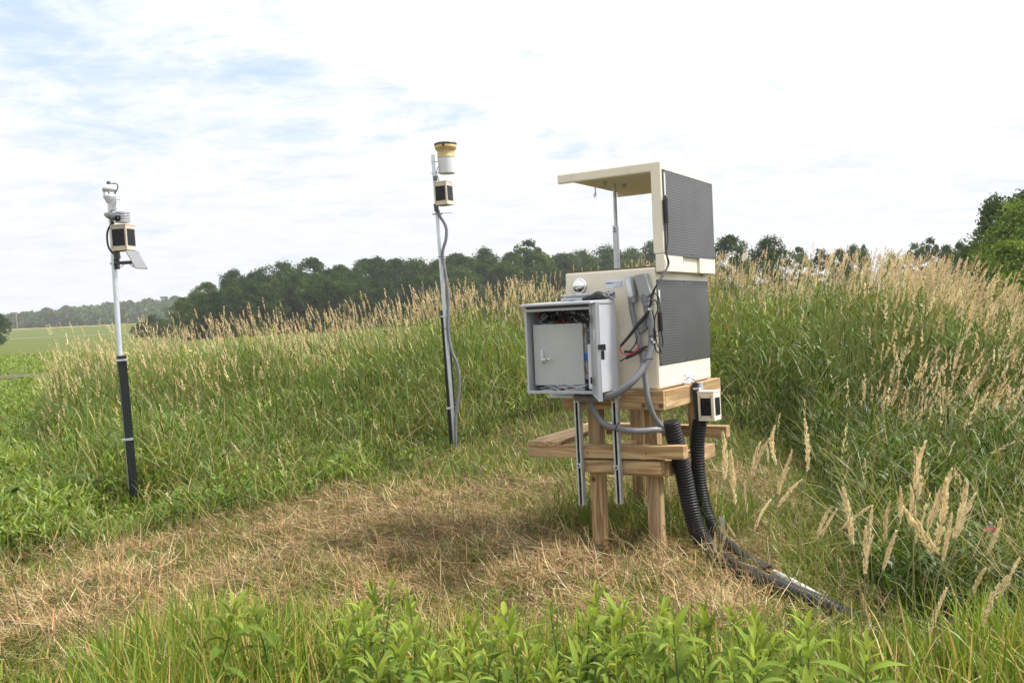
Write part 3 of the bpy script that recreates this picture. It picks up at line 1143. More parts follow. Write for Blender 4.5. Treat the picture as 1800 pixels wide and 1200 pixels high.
def build_trees():
    kinds = [TreeKind('wood%d' % i, 14, 4.4 + 0.5 * (i % 3), 0.3, 40 + i, 150, 85, 0.20, DARKG if i % 3 else DARKG[1:] + PALEG[:1], top=0.42 + 0.04 * (i % 4), skirt=0.8) for i in range(6)]
    pale = TreeKind('pale', 14, 3.6, 1.0, 77, 80, 46, 0.28, PALEG, top=0.6)
    top_x = [300, 330, 360, 420, 480, 540, 600, 650, 700, 750, 800, 850, 900, 950, 1000, 1050, 1100, 1150, 1240]
    top_y = [532, 508, 502, 492, 481, 473, 466, 463, 462, 464, 456, 452, 448, 452, 452, 450, 444, 438, 440]
    G = 'trees of the wood across the field'
    rr = random.Random(5)
    for rank, (dd, drop, step) in enumerate(((0, 16, 36), (11, 2, 38), (24, -7, 42))):
        px = 336 + rank * 13
        while px < 1245:
            D = 150 + (px - 300) * 0.075 + dd + rr.uniform(-3, 3)
            ty = float(np.interp(px, top_x, top_y)) + drop + rr.uniform(-8, 13)
            P = at(px, ty, D)
            h = P[2] - float(ground(P[0], P[1]))
            kd = rr.choice(kinds)
            lab = ('dense dark green tree of the wood, in its near edge', 'dark green tree of the wood, standing behind its near edge', 'dark green tree at the very back of the wood, only its top showing')[rank]
            kd.put('wood_tree', P[0], P[1], h, rr.uniform(0, 6.28), lab, 'tree', G + (', near edge', ', middle rank', ', back rank')[rank], wide=rr.uniform(0.95, 1.25))
            px += step * rr.uniform(0.8, 1.2)
    P = at(930, 424, 175)
    pale.put('wood_tree', P[0], P[1], P[2] - float(ground(P[0], P[1])), 1.0, 'tallest pale green tree rising above the rest of the wood', 'tree')
    P = at(322, 524, 146)
    pale.put('wood_tree', P[0], P[1], P[2] - float(ground(P[0], P[1])), 2.0, 'thin pale tree at the left end of the wood', 'tree', wide=1.1)
    P = at(-2, 553, 170)
    kinds[1].put('field_tree', P[0], P[1], P[2] - float(ground(P[0], P[1])), 0.3, 'small dark tree by itself at the far left of the green field', 'tree', wide=0.75)
    bush = TreeKind('bush', 3, 2.2, 0.05, 91, 60, 40, 0.16, PALEG + DARKG[2:3], top=0.75, r0=0.1)
    for px, py, D, lab in ((268, 556, 190, 'tallest bush beside the left end of the wood'), (244, 570, 190, 'small round bush by the gravel road end'), (288, 564, 185, 'low bush between the tall bush and the wood'), (306, 558, 180, 'bush against the first trees of the wood')):
        P = at(px, py, D)
        bush.put('bush', P[0], P[1], P[2] - float(ground(P[0], P[1])), px * 0.1, lab, 'bush', 'bushes at the end of the wood')
    # trees beyond the right-hand bank
    for px, py, D, w, kd, lab in (
            (1282, 418, 105, 0.85, kinds[0], 'round dark tree just right of the tall solar panel'),
            (1352, 420, 110, 0.85, kinds[2], 'round dark tree right of the bare dead tree'),
            (1404, 436, 120, 0.75, pale, 'low hazy tree first right of the two round dark trees'),
            (1440, 440, 122, 0.8, pale, 'low hazy tree behind the middle of the bank, paler side'),
            (1475, 442, 125, 0.6, kinds[3], 'small dim tree behind the middle of the bank'),
            (1500, 434, 122, 0.6, kinds[4], 'small dark upright tree behind the middle of the bank'),
            (1518, 432, 124, 0.35, pale, 'thin spindly tree standing over the bank crest'),
            (1566, 448, 125, 0.7, pale, 'low pale tree in the gap along the bank crest'),
            (1606, 430, 105, 0.7, pale, 'feathery tree left of the two-topped tree'),
            (1636, 420, 105, 0.65, pale, 'feathery two-topped tree over the right part of the bank'),
            (1664, 436, 105, 0.7, kinds[5], 'low dark tree between the feathery trees and the big tree'),
            (1688, 430, 100, 0.6, kinds[1], 'dark tree touching the big right-hand tree')):
        P = at(px, py, D)
        kd.put('hedgerow_tree', P[0], P[1], P[2] - float(ground(P[0], P[1])), px * 0.3, lab, 'tree', 'trees beyond the bank', wide=w)
    big = TreeKind('big', 9, 3.0, 0.3, 15, 240, 60, 0.13, DARKG[1:] + DARKG[2:3], top=0.62)
    P = at(1752, 352, 52)
    big.put('tall_tree', P[0], P[1], P[2] - float(ground(P[0], P[1])), 0.6, 'tall dark ragged tree at the right edge, taller than its neighbours', 'tree', wide=0.8)
    P = at(1800, 344, 57)
    big.put('tall_tree', P[0], P[1], P[2] - float(ground(P[0], P[1])), 2.6, 'dark tree behind the bright green one at the right edge', 'tree', wide=0.8)
    P = at(1860, 372, 57)
    big.put('tall_tree', P[0], P[1], P[2] - float(ground(P[0], P[1])), 4.1, 'dark tree beyond the right edge of the bright green tree', 'tree', wide=0.9)
    lime = TreeKind('lime', 6, 3.0, 0.1, 23, 230, 60, 0.11, LIMEG, top=0.60, skirt=0.8)
    P = at(1800, 366, 40)
    lime.put('bushy_tree', P[0], P[1], P[2] - float(ground(P[0], P[1])), 0.2, 'bright yellow-green bushy tree at the right edge', 'tree', wide=0.85)
    P = at(1772, 432, 38)
    lime.put('bushy_tree', P[0], P[1], P[2] - float(ground(P[0], P[1])), 1.9, 'lower bright green bush in front of the bushy tree', 'tree', wide=0.95)
    lb = TreeKind('limebush', 2.2, 1.5, 0.0, 33, 70, 50, 0.075, LIMEG[:1] + LIMEG[2:] + PALEG[1:2], top=0.75, r0=0.06)
    for px, py, D, w, lab in ((1722, 468, 26, 0.62, 'rounded green shrub showing over the bank below the big tree'), (1778, 496, 20, 0.8, 'wide green shrub at the right edge of the bank')):
        P = at(px, py, D)
        lb.put('shrub', P[0], P[1], P[2] - float(ground(P[0], P[1])), px, lab, 'shrub', wide=w)
    # the bare dead tree
    P = at(1322, 416, 112)
    gz = float(ground(P[0], P[1]))
    h = P[2] - gz
    T = Thing('dead_tree', 'bare pale dead tree between the two round dark trees', 'tree', (P[0], P[1], gz), world=True)
    r = random.Random(3)
    mb = MB()
    mb.tube([(P[0], P[1], gz - .2), (P[0] + .1, P[1], gz + h * 0.45), (P[0] - .1, P[1], gz + h * 0.8)], [0.18, 0.12, 0.05], 6)
    T.part('trunk', mb, M_DEADW)
    mb = MB()
    for k in range(26):
        t = r.uniform(0.35, 0.8)
        a = r.uniform(0, 6.28)
        p = Vector((P[0], P[1], gz + h * t))
        q = p + Vector((cos(a), sin(a), 1.3)) * r.uniform(0.9, 2.0)
        mb.tube([p, q], [0.045, 0.015], 4)
        for j in range(3):
            s_ = p.lerp(q, r.uniform(0.3, 1))
            mb.tube([s_, s_ + Vector((r.uniform(-.6, .6), r.uniform(-.6, .6), r.uniform(.3, .9)))], [0.022, 0.008], 3)
    T.part('branches', mb, M_DEADW)
    # utility pole far left
    P = at(28.5, 548, 330)
    gz = float(ground(P[0], P[1]))
    T = Thing('utility_pole', 'thin far utility pole at the left beside the lone tree', 'pole', (P[0], P[1], gz), world=True)
    T.part('pole', MB().cyl((P[0], P[1], gz - .3), (P[0], P[1], P[2]), 0.16, 8), M_DEADW)
    T.part('crossarm', MB().box(P[0] - 1.0, P[0] + 1.0, P[1] - .24, P[1] - .17, P[2] - 0.9, P[2] - 0.75), M_DEADW)
    # wooded ridge
    parts = []
    r = np.random.default_rng(9)
    nb = 1500
    D = r.uniform(560, 760, nb)
    px = r.uniform(-500, 900, nb)
    x = (px - 900) / FPX * D
    hz = np.interp(px, [-500, 0, 60, 150, 250, 320, 900], [11, 12, 15.5, 18, 21, 22, 20])
    z = ground(x, D) + (hz - 9) * smoothstep(D, 560, 730) * 0.98 - 3.0
    for i in range(nb):
        V, F, C = RIDGE[i % len(RIDGE)]
        k = r.uniform(0.75, 1.25)
        a = r.uniform(0, 6.28)
        Rm = np.array([[cos(a), -sin(a), 0], [sin(a), cos(a), 0], [0, 0, 1]])
        parts.append((V * k @ Rm.T + np.array([x[i], D[i], z[i]]), F, C * r.uniform(0.8, 1.2)))
    V, F, C = join(parts)
    o = big_mesh('wooded_ridge', V, F, G_TREE, C)
    tag(o, 'distant hazy wooded ridge beyond the fields on the left', kind='stuff')


RIDGE = [crown_mesh('r', 11, 5.0, 0.3, 60 + i, 30, 12, 1.0, DARKG + PALEG[:1], top=0.6) for i in range(5)]
build_trees()


# ------------------------------------------------------------------ single plants near the camera
def lean_leaf(mb_V, mb_F, mb_C, base, az, pitch, ln, wd, droop, col, fold=0.25):
    """one lance-shaped leaf, folded along its midrib"""
    K = 5
    d0 = np.array([cos(az), sin(az), 0])
    sd = np.array([-sin(az), cos(az), 0])
    p = np.array(base, float)
    o = len(mb_V)
    for i in range(K + 1):
        t = i / K
        ang = pitch - droop * t
        w = wd * (math.sin(pi * min(1, t * 0.86 + 0.10)) ** 0.9) * 0.5 if i < K else 0.0008
        upv = np.array([-sin(ang) * d0[0], -sin(ang) * d0[1], cos(ang)])
        mb_V += [p + sd * w + upv * w * fold, p.copy(), p - sd * w + upv * w * fold]
        mb_C += [col] * 3
        p = p + (d0 * cos(ang) + np.array([0, 0, sin(ang)])) * ln / K
    for i in range(K):
        b = o + 3 * i
        mb_F += [(b, b + 1, b + 4, b + 3), (b + 1, b + 2, b + 5, b + 4)]


def leafy_mesh(seed, H):
    r = random.Random(seed)
    V, F, C = [], [], []
    nn = int(H / r.uniform(0.034, 0.055))
    lsz = r.uniform(0.8, 1.15)
    drp = r.uniform(0.7, 1.5)
    for i in range(nn):
        t = (i + 1) / nn
        z = H * (0.12 + 0.88 * t)
        for k in range(2 if t < 0.85 else 4):
            az = i * 2.4 + k * (pi if t < 0.85 else pi / 2) + r.uniform(-.35, .35)
            ln = (0.155 if t < 0.8 else 0.155 - 0.09 * (t - 0.8) / 0.2) * r.uniform(0.6, 1.25) * lsz
            yel = max(0, (t - 0.72) / 0.28)
            base = np.array([0.140, 0.215, 0.040]) * (1 - yel) + np.array([0.255, 0.315, 0.058]) * yel
            if r.random() < 0.06 and t < 0.7:
                base = np.array([0.30, 0.25, 0.06])
            col = tuple(base * r.uniform(0.7, 1.25))
            pt = 0.35 + 0.65 * max(0, (t - 0.6) / 0.4) + r.uniform(-.25, .25)
            lean_leaf(V, F, C, (0.012 * sin(z * 9 + seed), 0.012 * cos(z * 7 + seed), z), az, pt, ln, ln * r.uniform(0.17, 0.27), r.uniform(0.4, 1.6) * drp * (1.15 - 0.6 * yel), col)
    return np.array(V), np.array(F), np.array(C)


def build_plants():
    kinds = []
    for i in range(10):
        H = 0.50 + 0.018 * i
        V, F, C = leafy_mesh(200 + i, H)
        C = C * (0.85 + 0.035 * i)
        lv = mesh_data('leaves', V, F, G_LEAF, C)
        mb = MB().tube([(0.012 * sin(z * 9 + 200 + i), 0.012 * cos(z * 7 + 200 + i), z) for z in np.linspace(-0.03, H, 9)], [0.0045, 0.004, 0.003], 6)
        me = bpy.data.meshes.new('stem')
        me.from_pydata(mb.v, [], mb.f)
        me.polygons.foreach_set('use_smooth', mb.sm)
        me.materials.append(M_STEM)
        kinds.append((H, lv, me))
    tops = [(478, 1042), (636, 1066), (655, 1038), (700, 1032), (735, 1058), (690, 1142), (668, 1158), (775, 1112), (812, 1128), (862, 1112), (862, 1150), (940, 1092), (985, 1062), (1003, 1078), (1035, 1058), (1066, 1074), (1112, 1068), (1118, 1120), (1092, 1148), (1148, 1110), (1178, 1092), (1212, 1072), (1228, 1086), (1262, 1070), (1262, 1138), (1218, 1160), (1292, 1106), (1318, 1150), (1345, 1060), (1372, 1072), (1395, 1090), (1420, 1118), (1352, 1128), (1292, 1166), (1462, 1122), (1012, 1150), (950, 1160), (745, 1166), (590, 1150), (356, 1062), (1180, 1168), (1400, 1166), (622, 1112), (1520, 1150), (560, 1084), (712, 1094), (790, 1160), (900, 1128), (925, 1170), (1050, 1120), (1082, 1098), (1160, 1062), (1140, 1164), (1245, 1112), (1275, 1094), (1330, 1100), (1378, 1140), (1440, 1090), (1332, 1172), (860, 1178)]
    rr = random.Random(2)
    for i, (px, py) in enumerate(tops):
        H, lv, st = kinds[(i * 7) % 10]
        hor = 562 - 0.0443 * (px - 900)
        h = H * rr.uniform(0.92, 1.08)
        D = (EYE - h - 0.02) * FPX / (py - hor)
        P = at(px, py, D)
        e = bpy.data.objects.new('leafy_plant', None)
        e.location = (P[0], P[1], float(ground(P[0], P[1])))
        e.rotation_euler = (rr.uniform(-.2, .2), rr.uniform(-.2, .2), rr.uniform(0, 6.28))
        k = (P[2] - e.location.z) / H
        w_ = rr.uniform(0.6, 0.98)
        e.scale = (w_, w_ * rr.uniform(0.85, 1.1), k)
        link(e)
        tag(e, 'bright green leafy weed with narrow pointed leaves and a yellow-green tip', 'plant', 'leafy weeds along the near edge of the clearing')
        link(bpy.data.objects.new('stem', st), e)
        link(bpy.data.objects.new('leaves', lv), e)
    # tall stalks with seed heads at the near right, read as (tip, foot of the head)
    S = [(75, 55, 62, 270), (85, 130, 110, 375), (222, 65, 190, 260), (195, 90, 185, 250), (225, 0, 300, 200), (258, 110, 262, 190), (390, 140, 305, 300), (320, 200, 310, 335), (460, 0, 440, 225), (383, 258, 310, 390), (160, 285, 165, 420), (240, 350, 200, 500), (515, 380, 487, 540), (573, 400, 505, 520), (615, 310, 650, 560), (715, 380, 590, 500), (720, 380, 730, 560), (785, 355, 800, 520), (890, 305, 865, 470), (940, 80, 935, 310), (920, 290, 940, 470), (1095, 215, 990, 500), (1100, 270, 1030, 590), (1190, 285, 1110, 540), (885, 395, 1010, 600), (970, 420, 930, 580), (1115, 425, 1060, 640), (1120, 550, 1050, 680), (1130, 590, 1060, 740), (705, 480, 705, 700), (735, 430, 800, 500), (840, 500, 790, 680), (690, 610, 625, 680), (580, 630, 630, 780), (670, 780, 735, 950), (920, 700, 860, 810), (1000, 740, 1010, 900), (1350, 455, 1265, 610), (1340, 540, 1270, 680), (1305, 650, 1210, 790), (1235, 670, 1170, 850), (1185, 590, 1130, 730), (1400, 620, 1330, 800), (1430, 640, 1370, 760), (1300, 690, 1240, 940), (1330, 780, 1265, 930), (1430, 780, 1400, 890), (1390, 810, 1260, 850), (1120, 870, 1090, 980), (1265, 1070, 1255, 1190), (1150, 1070, 1155, 1190), (15, 510, 18, 640), (70, 500, 45, 590), (65, 465, 110, 530), (1060, 760, 1000, 980), (1445, 560, 1400, 700)]
    for q in list(S[18:]):
        if rr.random() < 0.55:
            ox, oy = rr.uniform(-70, 70), rr.uniform(-50, 70)
            k_ = rr.uniform(0.7, 1.0)
            S.append((q[2] + (q[0] - q[2]) * k_ + ox, q[3] + (q[1] - q[3]) * k_ + oy, q[2] + ox + rr.uniform(-15, 15), q[3] + oy))
    for i, (tx, ty, bx, by) in enumerate(S):
        t = (1250 + tx / 2.609, 740 + ty / 2.609)
        b = (1250 + bx / 2.609, 740 + by / 2.609)
        lp = math.hypot(t[0] - b[0], t[1] - b[1])
        D = min(5.6, max(3.5, 0.20 * FPX / max(lp, 36)))
        D = min(D, 1.5 * FPX / (t[1] - 530))
        A = at(t[0], t[1], D)
        B = at(b[0], b[1], D + rr.uniform(-.04, .04))
        d = A - B
        gz = float(ground(B[0], B[1]))
        ex = (B[2] - gz)
        G0 = np.array([B[0] - d[0] / max(d[2], .05) * ex * 0.30, B[1] + rr.uniform(-.05, .05), gz - 0.02])
        mid = B - unit(d) * ex * 0.35
        T = Thing('seeding_grass_stalk', 'tall grass stalk with a fluffy straw-coloured seed head, standing near the black hoses', 'grass stalk', (G0[0], G0[1], gz), 'seed-headed grass stalks beside the black hoses', world=True)
        T.part('stem', MB().tube([G0, mid, B, B + d * 0.9], [0.0022, 0.0019, 0.0016, 0.001], 5, samples=5), M_STALK)
        ln = float(np.linalg.norm(d))
        V, F, m2 = heads(A[None], unit(d)[None], np.array([ln]), np.array([ln * rr.uniform(0.034, 0.056) + 0.002]), 230, rr.uniform(0.07, 0.11), 0.6)
        tq = np.clip(((V - (A - d)) @ unit(d)) / ln, 0, 1.1)
        V = V + np.array([1.0, rr.uniform(-.5, .5), -0.35]) * (rr.uniform(-.16, .28) * ln * tq ** 2)[:, None]
        C = np.clip(np.tile(np.array([[0.86, 0.72, 0.47]]), (m2, 1)) * RNG.uniform(0.85, 1.05) * (1 + RNG.normal(0, 0.12, (230, 1)).repeat(4, 0)), 0.05, 0.95)
        big_mesh('seed_head', V - np.array(T.base), F, G_HEAD, C, parent=T.o)
    # dark old stems at the lower right
    # big dock leaves at the left edge
    for px, py, D, az, ln, lab in ((98, 852, 8.2, 0.2, 0.30, 'broad pale dock leaf lying tilted in the grass near the black post'), (118, 878, 7.9, 2.6, 0.26, 'dull broad dock leaf under the pale one'), (8, 870, 7.8, 0.5, 0.28, 'broad leaf at the left edge above a dark hollow')):
        P = at(px, py, D)
        V, F, C = [], [], []
        lean_leaf(V, F, C, (0, 0, 0), az, 0.55, ln, ln * 0.55, 0.9, (0.085, 0.15, 0.04), 0.2)
        o = big_mesh('dock_leaf', np.array(V), np.array(F), G_LEAF, np.array(C), smooth=True)
        o.location = P
        tag(o, lab, 'leaf')


build_plants()

# ------------------------------------------------------------------ equipment



# ------------------------------------------------------------------ air
def build_haze():
    mb = MB().box(-1520, 1520, -320, 1530, -1.5, 46)
    mm = bpy.data.materials.new('haze_air')
    mm.use_nodes = True
    T = NT(mm.node_tree)
    T.n.remove(T.n['Principled BSDF'])
    v = T.new('ShaderNodeVolumePrincipled', ins={'Color': (0.93, 0.96, 1.0, 1), 'Density': 0.00034, 'Anisotropy': 0.2})
    T.l.new(v.outputs[0], T.n['Material Output'].inputs['Volume'])
    o = mesh_obj('haze', mb, mm)
    tag(o, 'thin summer haze over the fields', kind='stuff')


build_haze()
def P(px, py, Y):
    return on(px, py, 'Y', Y)


def PX(px, py, X):
    return on(px, py, 'X', X)


def PD(px, py, D):
    return wl(at(px, py, D))


def PZ(px, py, z):
    return on(px, py, 'Z', z)


def ZP(px, py, z):
    d = ray(px, py)
    return CAM + d * ((z - EYE) / d[2])


# -- timber platform
def build_platform():
    T = Thing('timber_platform', 'square lumber stand on four posts carrying the cream shelter', 'stand', (-0.38, 0.55, 0))
    x0, x1, y0, y1 = -0.7615, 0.0, 0.0, 1.1327
    t = 0.038
    b = 0.004
    T.part('beam', MB().box(x0, x1, y0, t, .963, 1.0925), WX, b, label='long front beam of the platform')
    T.part('beam', MB().box(x1 - t, x1, t + .001, y1, .961, 1.0905), WY, b, label='pale sunlit side beam of the platform')
    T.part('beam', MB().box(x0, x0 + t, t + .001, y1, .961, 1.0905), WY, b)
    T.part('beam', MB().box(x0 + t + .001, x1 - t - .001, y1 - t, y1, .963, 1.0885), WX, b)
    T.part('deck', MB().box(x0 + t + .001, x1 - t - .001, t + .001, y1 - t - .001, 1.05, 1.088), WY, b)
    for px_, py_ in ((-0.189, 0.1), (-0.617, 0.1), (-0.684, 0.95), (-0.20, 0.95)):
        T.part('post', MB().box(px_, px_ + .089, py_, py_ + .089, -0.25, 1.05), WZ, b)
    # lower frame
    q = Matrix.Rotation(radians(-1.6), 3, 'Y')
    T.part('rail', MB().box(-1.026, .143, -.05, .037, .636, .722, q), WX, b, label='long front rail under the platform')
    T.part('rail', MB().box(-.62, -.026, -.035, .055, .538, .623, Matrix.Rotation(radians(-1.2), 3, 'Y')), WX, b, label='short rail below the long front rail')
    T.part('rail', MB().box(-.60, -.06, .058, .096, .508, .545), WX, b)
    T.part('rail', MB().box(-.0975, -.008, .06, .98, .515, .61), WY, b)
    T.part('rail', MB().box(-.70, -.62, .10, 1.0, .53, .615), WY, b)
    T.part('rail', MB().box(-.95, .055, 1.06, 1.148, .640, .728), WX, b, label='back rail sticking out on the right')
    # flat board on top of the rails at the left
    zt, th = .738, .038
    c = [PZ(928, 774.5, zt), PZ(985, 776, zt), PZ(1075, 741.5, zt), PZ(1032, 742.5, zt)]
    poly = [(p[0], p[1], zt) for p in c]
    mb = MB().prism(poly, (0, 0, 0), (0, 0, -th))
    T.part('board', mb, WY, b, label='flat board lying across the left ends of the rails')
    mb = MB()
    for px_, py_ in ((1033, 795), (1136, 797)):
        p = P(px_, py_, -.05)
        mb.cyl((p[0], -.0535, p[2]), (p[0], -.048, p[2]), .006, 10)
    for px_, py_ in ((1056, 814), (1076, 822), (1125, 827)):
        p = P(px_, py_, -.035)
        mb.cyl((p[0], -.038, p[2]), (p[0], -.033, p[2]), .0045, 8)
    T.part('bolt_head', mb, M_GASK)


# -- the cream shelter
def build_shelter():
    T = Thing('sampler_shelter', 'cream fibreglass shelter on the timber stand, its hinged top raised on a strut', 'equipment shelter', (-0.38, 0.55, 1.0925))
    T.part('body', MB().box(-.717, -.038, .038, 1.044, 1.0927, 1.910), M_CREAM, .018)
    T.part('gasket', MB().box(-.712, -.05, .045, 1.036, 1.9105, 1.9155), M_GASK)
    # raised top: roof plate with skirts, and the wall with the panel
    lid = T.part('raised_lid', MB().box(-.745, .0265, .0385, 1.040, 1.990, 2.598), M_CREAM)
    cut = []
    for k, c in enumerate(((-.9, -.047, -.1, 1.2, 1.8, 2.531), (-.9, -.047, .066, 1.006, 1.85, 2.566))):
        q = mesh_obj('cutter', MB().box(*c), M_CREAM, None, 0, T.base)
        q.location = lid.matrix_world.translation
        q.parent = T.o
        md = lid.modifiers.new('cut', 'BOOLEAN')
        md.object = q
        md.operation = 'DIFFERENCE'
        md.solver = 'EXACT'
        cut.append(q)
    md = lid.modifiers.new('edge', 'BEVEL')
    md.width = .011
    md.segments = 3
    md.limit_method = 'ANGLE'
    bpy.context.view_layer.update()
    for q in cut:
        q.location = (0, 0, 0)
    bpy.context.view_layer.update()
    me = bpy.data.meshes.new_from_object(lid.evaluated_get(bpy.context.evaluated_depsgraph_get()))
    lid.modifiers.clear()
    lid.data = me
    for q in cut:
        bpy.data.objects.remove(q)
    mb = MB()
    mb.box(-.034, .0262, .0385, .387, 1.873, 1.9895)
    mb.box(-.034, .0262, .711, 1.0395, 1.873, 1.9895)
    mb.box(-.034, .008, .3875, .7105, 1.875, 1.9895)
    T.part('hinge_skirt', mb, M_CREAM, .006, parent=lid)
    T.part('recess_lip', MB().box(.008, .0275, .395, .705, 1.982, 1.9885), M_PVCBOX, parent=lid)
    mb = MB()
    mb.box(-.036, -.01, .10, .20, 1.862, 1.872)
    mb.box(-.036, -.01, .88, .98, 1.862, 1.872)
    T.part('hinge', mb, M_STEEL)
    # underside fittings
    mb = MB()
    for x, y in ((-.55, .40), (-.50, .62)):
        mb.cyl((x, y, 2.566), (x, y, 2.553), .018, 10)
        mb.box(x - .006, x + .006, y - .022, y + .022, 2.540, 2.553)
    T.part('underside_clip', mb, M_STEEL, parent=lid)
    c = PD(1033.5, 327, 6.9)
    mb = MB().tube([(-.735, .62, 2.566), (-.735, .62, 2.54)], .004, 6)
    T.part('hook', MB().tube([(-.728, .60, 2.566), (-.728, .60, 2.525), (-.718, .59, 2.505), (-.728, .585, 2.49), (-.738, .59, 2.505), (-.728, .60, 2.525)], .0045, 6), M_STEEL, parent=lid)
    # solar films
    def film(name, zb, zt, ya, yb, x, lab):
        p = T.part(name, MB().box(x, x + .004, ya, yb, zb, zt), M_SOLAR, .001, label=lab)
        s = MB()
        for y in (ya + .015, (ya + yb) / 2, yb - .015):
            for z in (zb + .012, zt - .012):
                s.cyl((x + .003, y, z), (x + .007, y, z), .005, 8)
        T.part('screw', s, M_BLACK, parent=p)
        return p
    up = film('solar_panel', 1.986, 2.546, .058, 1.024, .0268, 'upper dark ribbed panel on the raised lid')
    lo = film('solar_panel', 1.253, 1.825, .050, 1.028, -.0378, 'lower dark ribbed panel on the shelter body')
    T.part('terminal_strip', MB().box(.031, .037, .070, .092, 2.375, 2.520), M_WHITE, .002, parent=up)
    T.part('terminal_strip', MB().box(-.0335, -.028, .058, .082, 1.64, 1.755), M_WHITE, .002, parent=lo)
    # strut
    mb = MB()
    mb.tube([(-.548, .552, 2.24), (-.546, .55, 2.566)], .0135, 12)
    s = T.part('lid_strut', mb, M_STEEL)
    T.part('strut_sleeve', MB().box(-.570, -.532, .535, .567, 1.916, 2.26), M_STEEL, .004, parent=s)
    mb = MB()
    for z in (2.236, 2.215):
        mb.cyl((-.551, .530, z), (-.551, .5355, z), .006, 10)
    T.part('strut_pin', mb, M_BLACK, parent=s)
    # chrome vent
    mb = MB()
    mb.lathe([(.060, 0), (.060, .006), (.052, .012)], (-.604, .038, 1.812), (0, -1, 0), 28)
    v = T.part('vent', mb, M_CHROME)
    prof = [(.049, .006)] + [(.047 * cos(a), .010 + .030 * sin(a)) for a in np.linspace(0, pi / 2 - .02, 9)]
    T.part('vent_hood', MB().lathe(prof, (-.604, .038, 1.812), (0, -1, 0), 28), M_CHROME, parent=v)
    vs = [Vector((-.604 + x, .038 - y, 1.812 + z)) for y, x, z in ((.0265, -.033, -.020), (.0265, .033, -.020), (.020, .022, -.036), (.020, -.022, -.036))]
    T.part('vent_dark_reflection', MB().prism(vs, (0, 0, 0), (0, -.010, 0)), M_BLACK, .002, parent=v)  # black slit painting the dark reflection low on the chrome dome
    # sticker with its lettering
    x0, x1, z0, z1 = -.4045, -.270, 1.783, 1.842
    st = T.part('sticker', MB().box(x0, x1, .0362, .0378, z0, z1), M_LABEL)

    def text(body, size, x, z, material, bold=0.0, align='LEFT'):
        cu = bpy.data.curves.new('lettering', 'FONT')
        cu.body = body
        cu.size = size
        cu.align_x = align
        cu.offset = bold
        cu.extrude = 0.0004
        o_ = bpy.data.objects.new('lettering', cu)
        COL.objects.link(o_)
        dg = bpy.context.evaluated_depsgraph_get()
        me = bpy.data.meshes.new_from_object(o_.evaluated_get(dg))
        bpy.data.objects.remove(o_)
        me.materials.clear()
        me.materials.append(material)
        me.transform(Matrix.Translation(Vector((x, .0358, z)) - Vector(T.base)) @ Matrix.Rotation(pi / 2, 4, 'X'))
        link(bpy.data.objects.new('lettering', me), st)
    text('Limno', .0215, x0 + .003, 1.8135, M_NAVY, .0004)
    text('Tech', .0215, x0 + .0590, 1.8135, M_SKYB)
    text('Water    Scientists', .0066, x1 - .005, 1.7995, M_NAVY, 0, 'RIGHT')
    text('Environment    Engineers', .0066, x1 - .005, 1.7905, M_NAVY, 0, 'RIGHT')
    mb = MB().lathe([(.0105, 0), (.0105, .0006)], (x1 - .0175, .0361, 1.8215), (0, -1, 0), 24)
    lg = T.part('emblem', mb, M_NAVY, parent=st)
    mb = MB().lathe([(.0074, 0), (.0074, .0005)], (x1 - .0195, .0355, 1.8240), (0, -1, 0), 20)
    mb.lathe([(.0022, 0), (.0022, .0004)], (x1 - .0135, .0352, 1.8165), (0, -1, 0), 12)
    T.part('emblem', mb, M_LABEL, parent=st)
    # worn hole with marker scribble
    c = P(1047, 517, .038)
    mb = MB().tube([(c[0] - .02, .0365, c[2] - .008), (c[0] - .006, .0365, c[2] + .008), (c[0], .0365, c[2] - .006), (c[0] + .008, .0365, c[2] + .007), (c[0] + .016, .0365, c[2] + .002)], .0022, 5)
    T.part('scribble', mb, M_BLACK)
    # small cover plate low on the front
    # crumpled plastic over the drain on the sunny side
    a, b_ = PX(1201, 657, -.03), PX(1227, 676, -.03)
    mb = MB()
    r = random.Random(4)
    n = 9
    vs = []
    for j in range(n):
        for i in range(n):
            u_, v_ = i / (n - 1), j / (n - 1)
            e = (u_ * (1 - u_) * v_ * (1 - v_)) ** .5
            vs.append((-.036 + (.012 + .07 * e) * r.uniform(.3, 1.1) * (e > 0), .47 + .20 * u_ + r.uniform(-.01, .01), 1.088 + .088 * v_ + r.uniform(-.006, .006) - .02 * u_ * v_))
    fs = [(j * n + i, j * n + i + 1, (j + 1) * n + i + 1, (j + 1) * n + i) for j in range(n - 1) for i in range(n - 1)]
    mb.add(vs, fs, False)
    o = mesh_obj('plastic_bag', mb, M_BAG, None)
    o.location = O
    o.rotation_euler = (0, 0, -YAW)
    tag(o, 'crumpled white plastic wrapped over the outlet low on the sunny side of the shelter', 'plastic wrap')


# -- strut channels
def channel(mb, a, b, w=.041, d=.041, t=.004, face=(0, -1, 0)):
    """open slotted channel, its open side towards face"""
    a, b = Vector(a), Vector(b)
    ax = (b - a).normalized()
    f = Vector(face)
    sd = ax.cross(f).normalized()
    h = w / 2

    def bar(o_, ww, tt):
        p, q = a + o_, b + o_
        vs = [pp + i * sd * ww / 2 + j * f * tt / 2 for pp in (p, q) for i, j in ((-1, -1), (1, -1), (1, 1), (-1, 1))]
        mb.add(vs, [(0, 3, 2, 1), (4, 5, 6, 7), (0, 1, 5, 4), (1, 2, 6, 5), (2, 3, 7, 6), (3, 0, 4, 7)])
    bar(-f * (d - t / 2), w, t)
    for s_ in (-1, 1):
        bar(sd * s_ * (h - t / 2) - f * (d / 2 - t / 2), t, d - t)
        bar(sd * s_ * (h - .0075) - f * (t / 2 - .001), .009, t)
    return mb


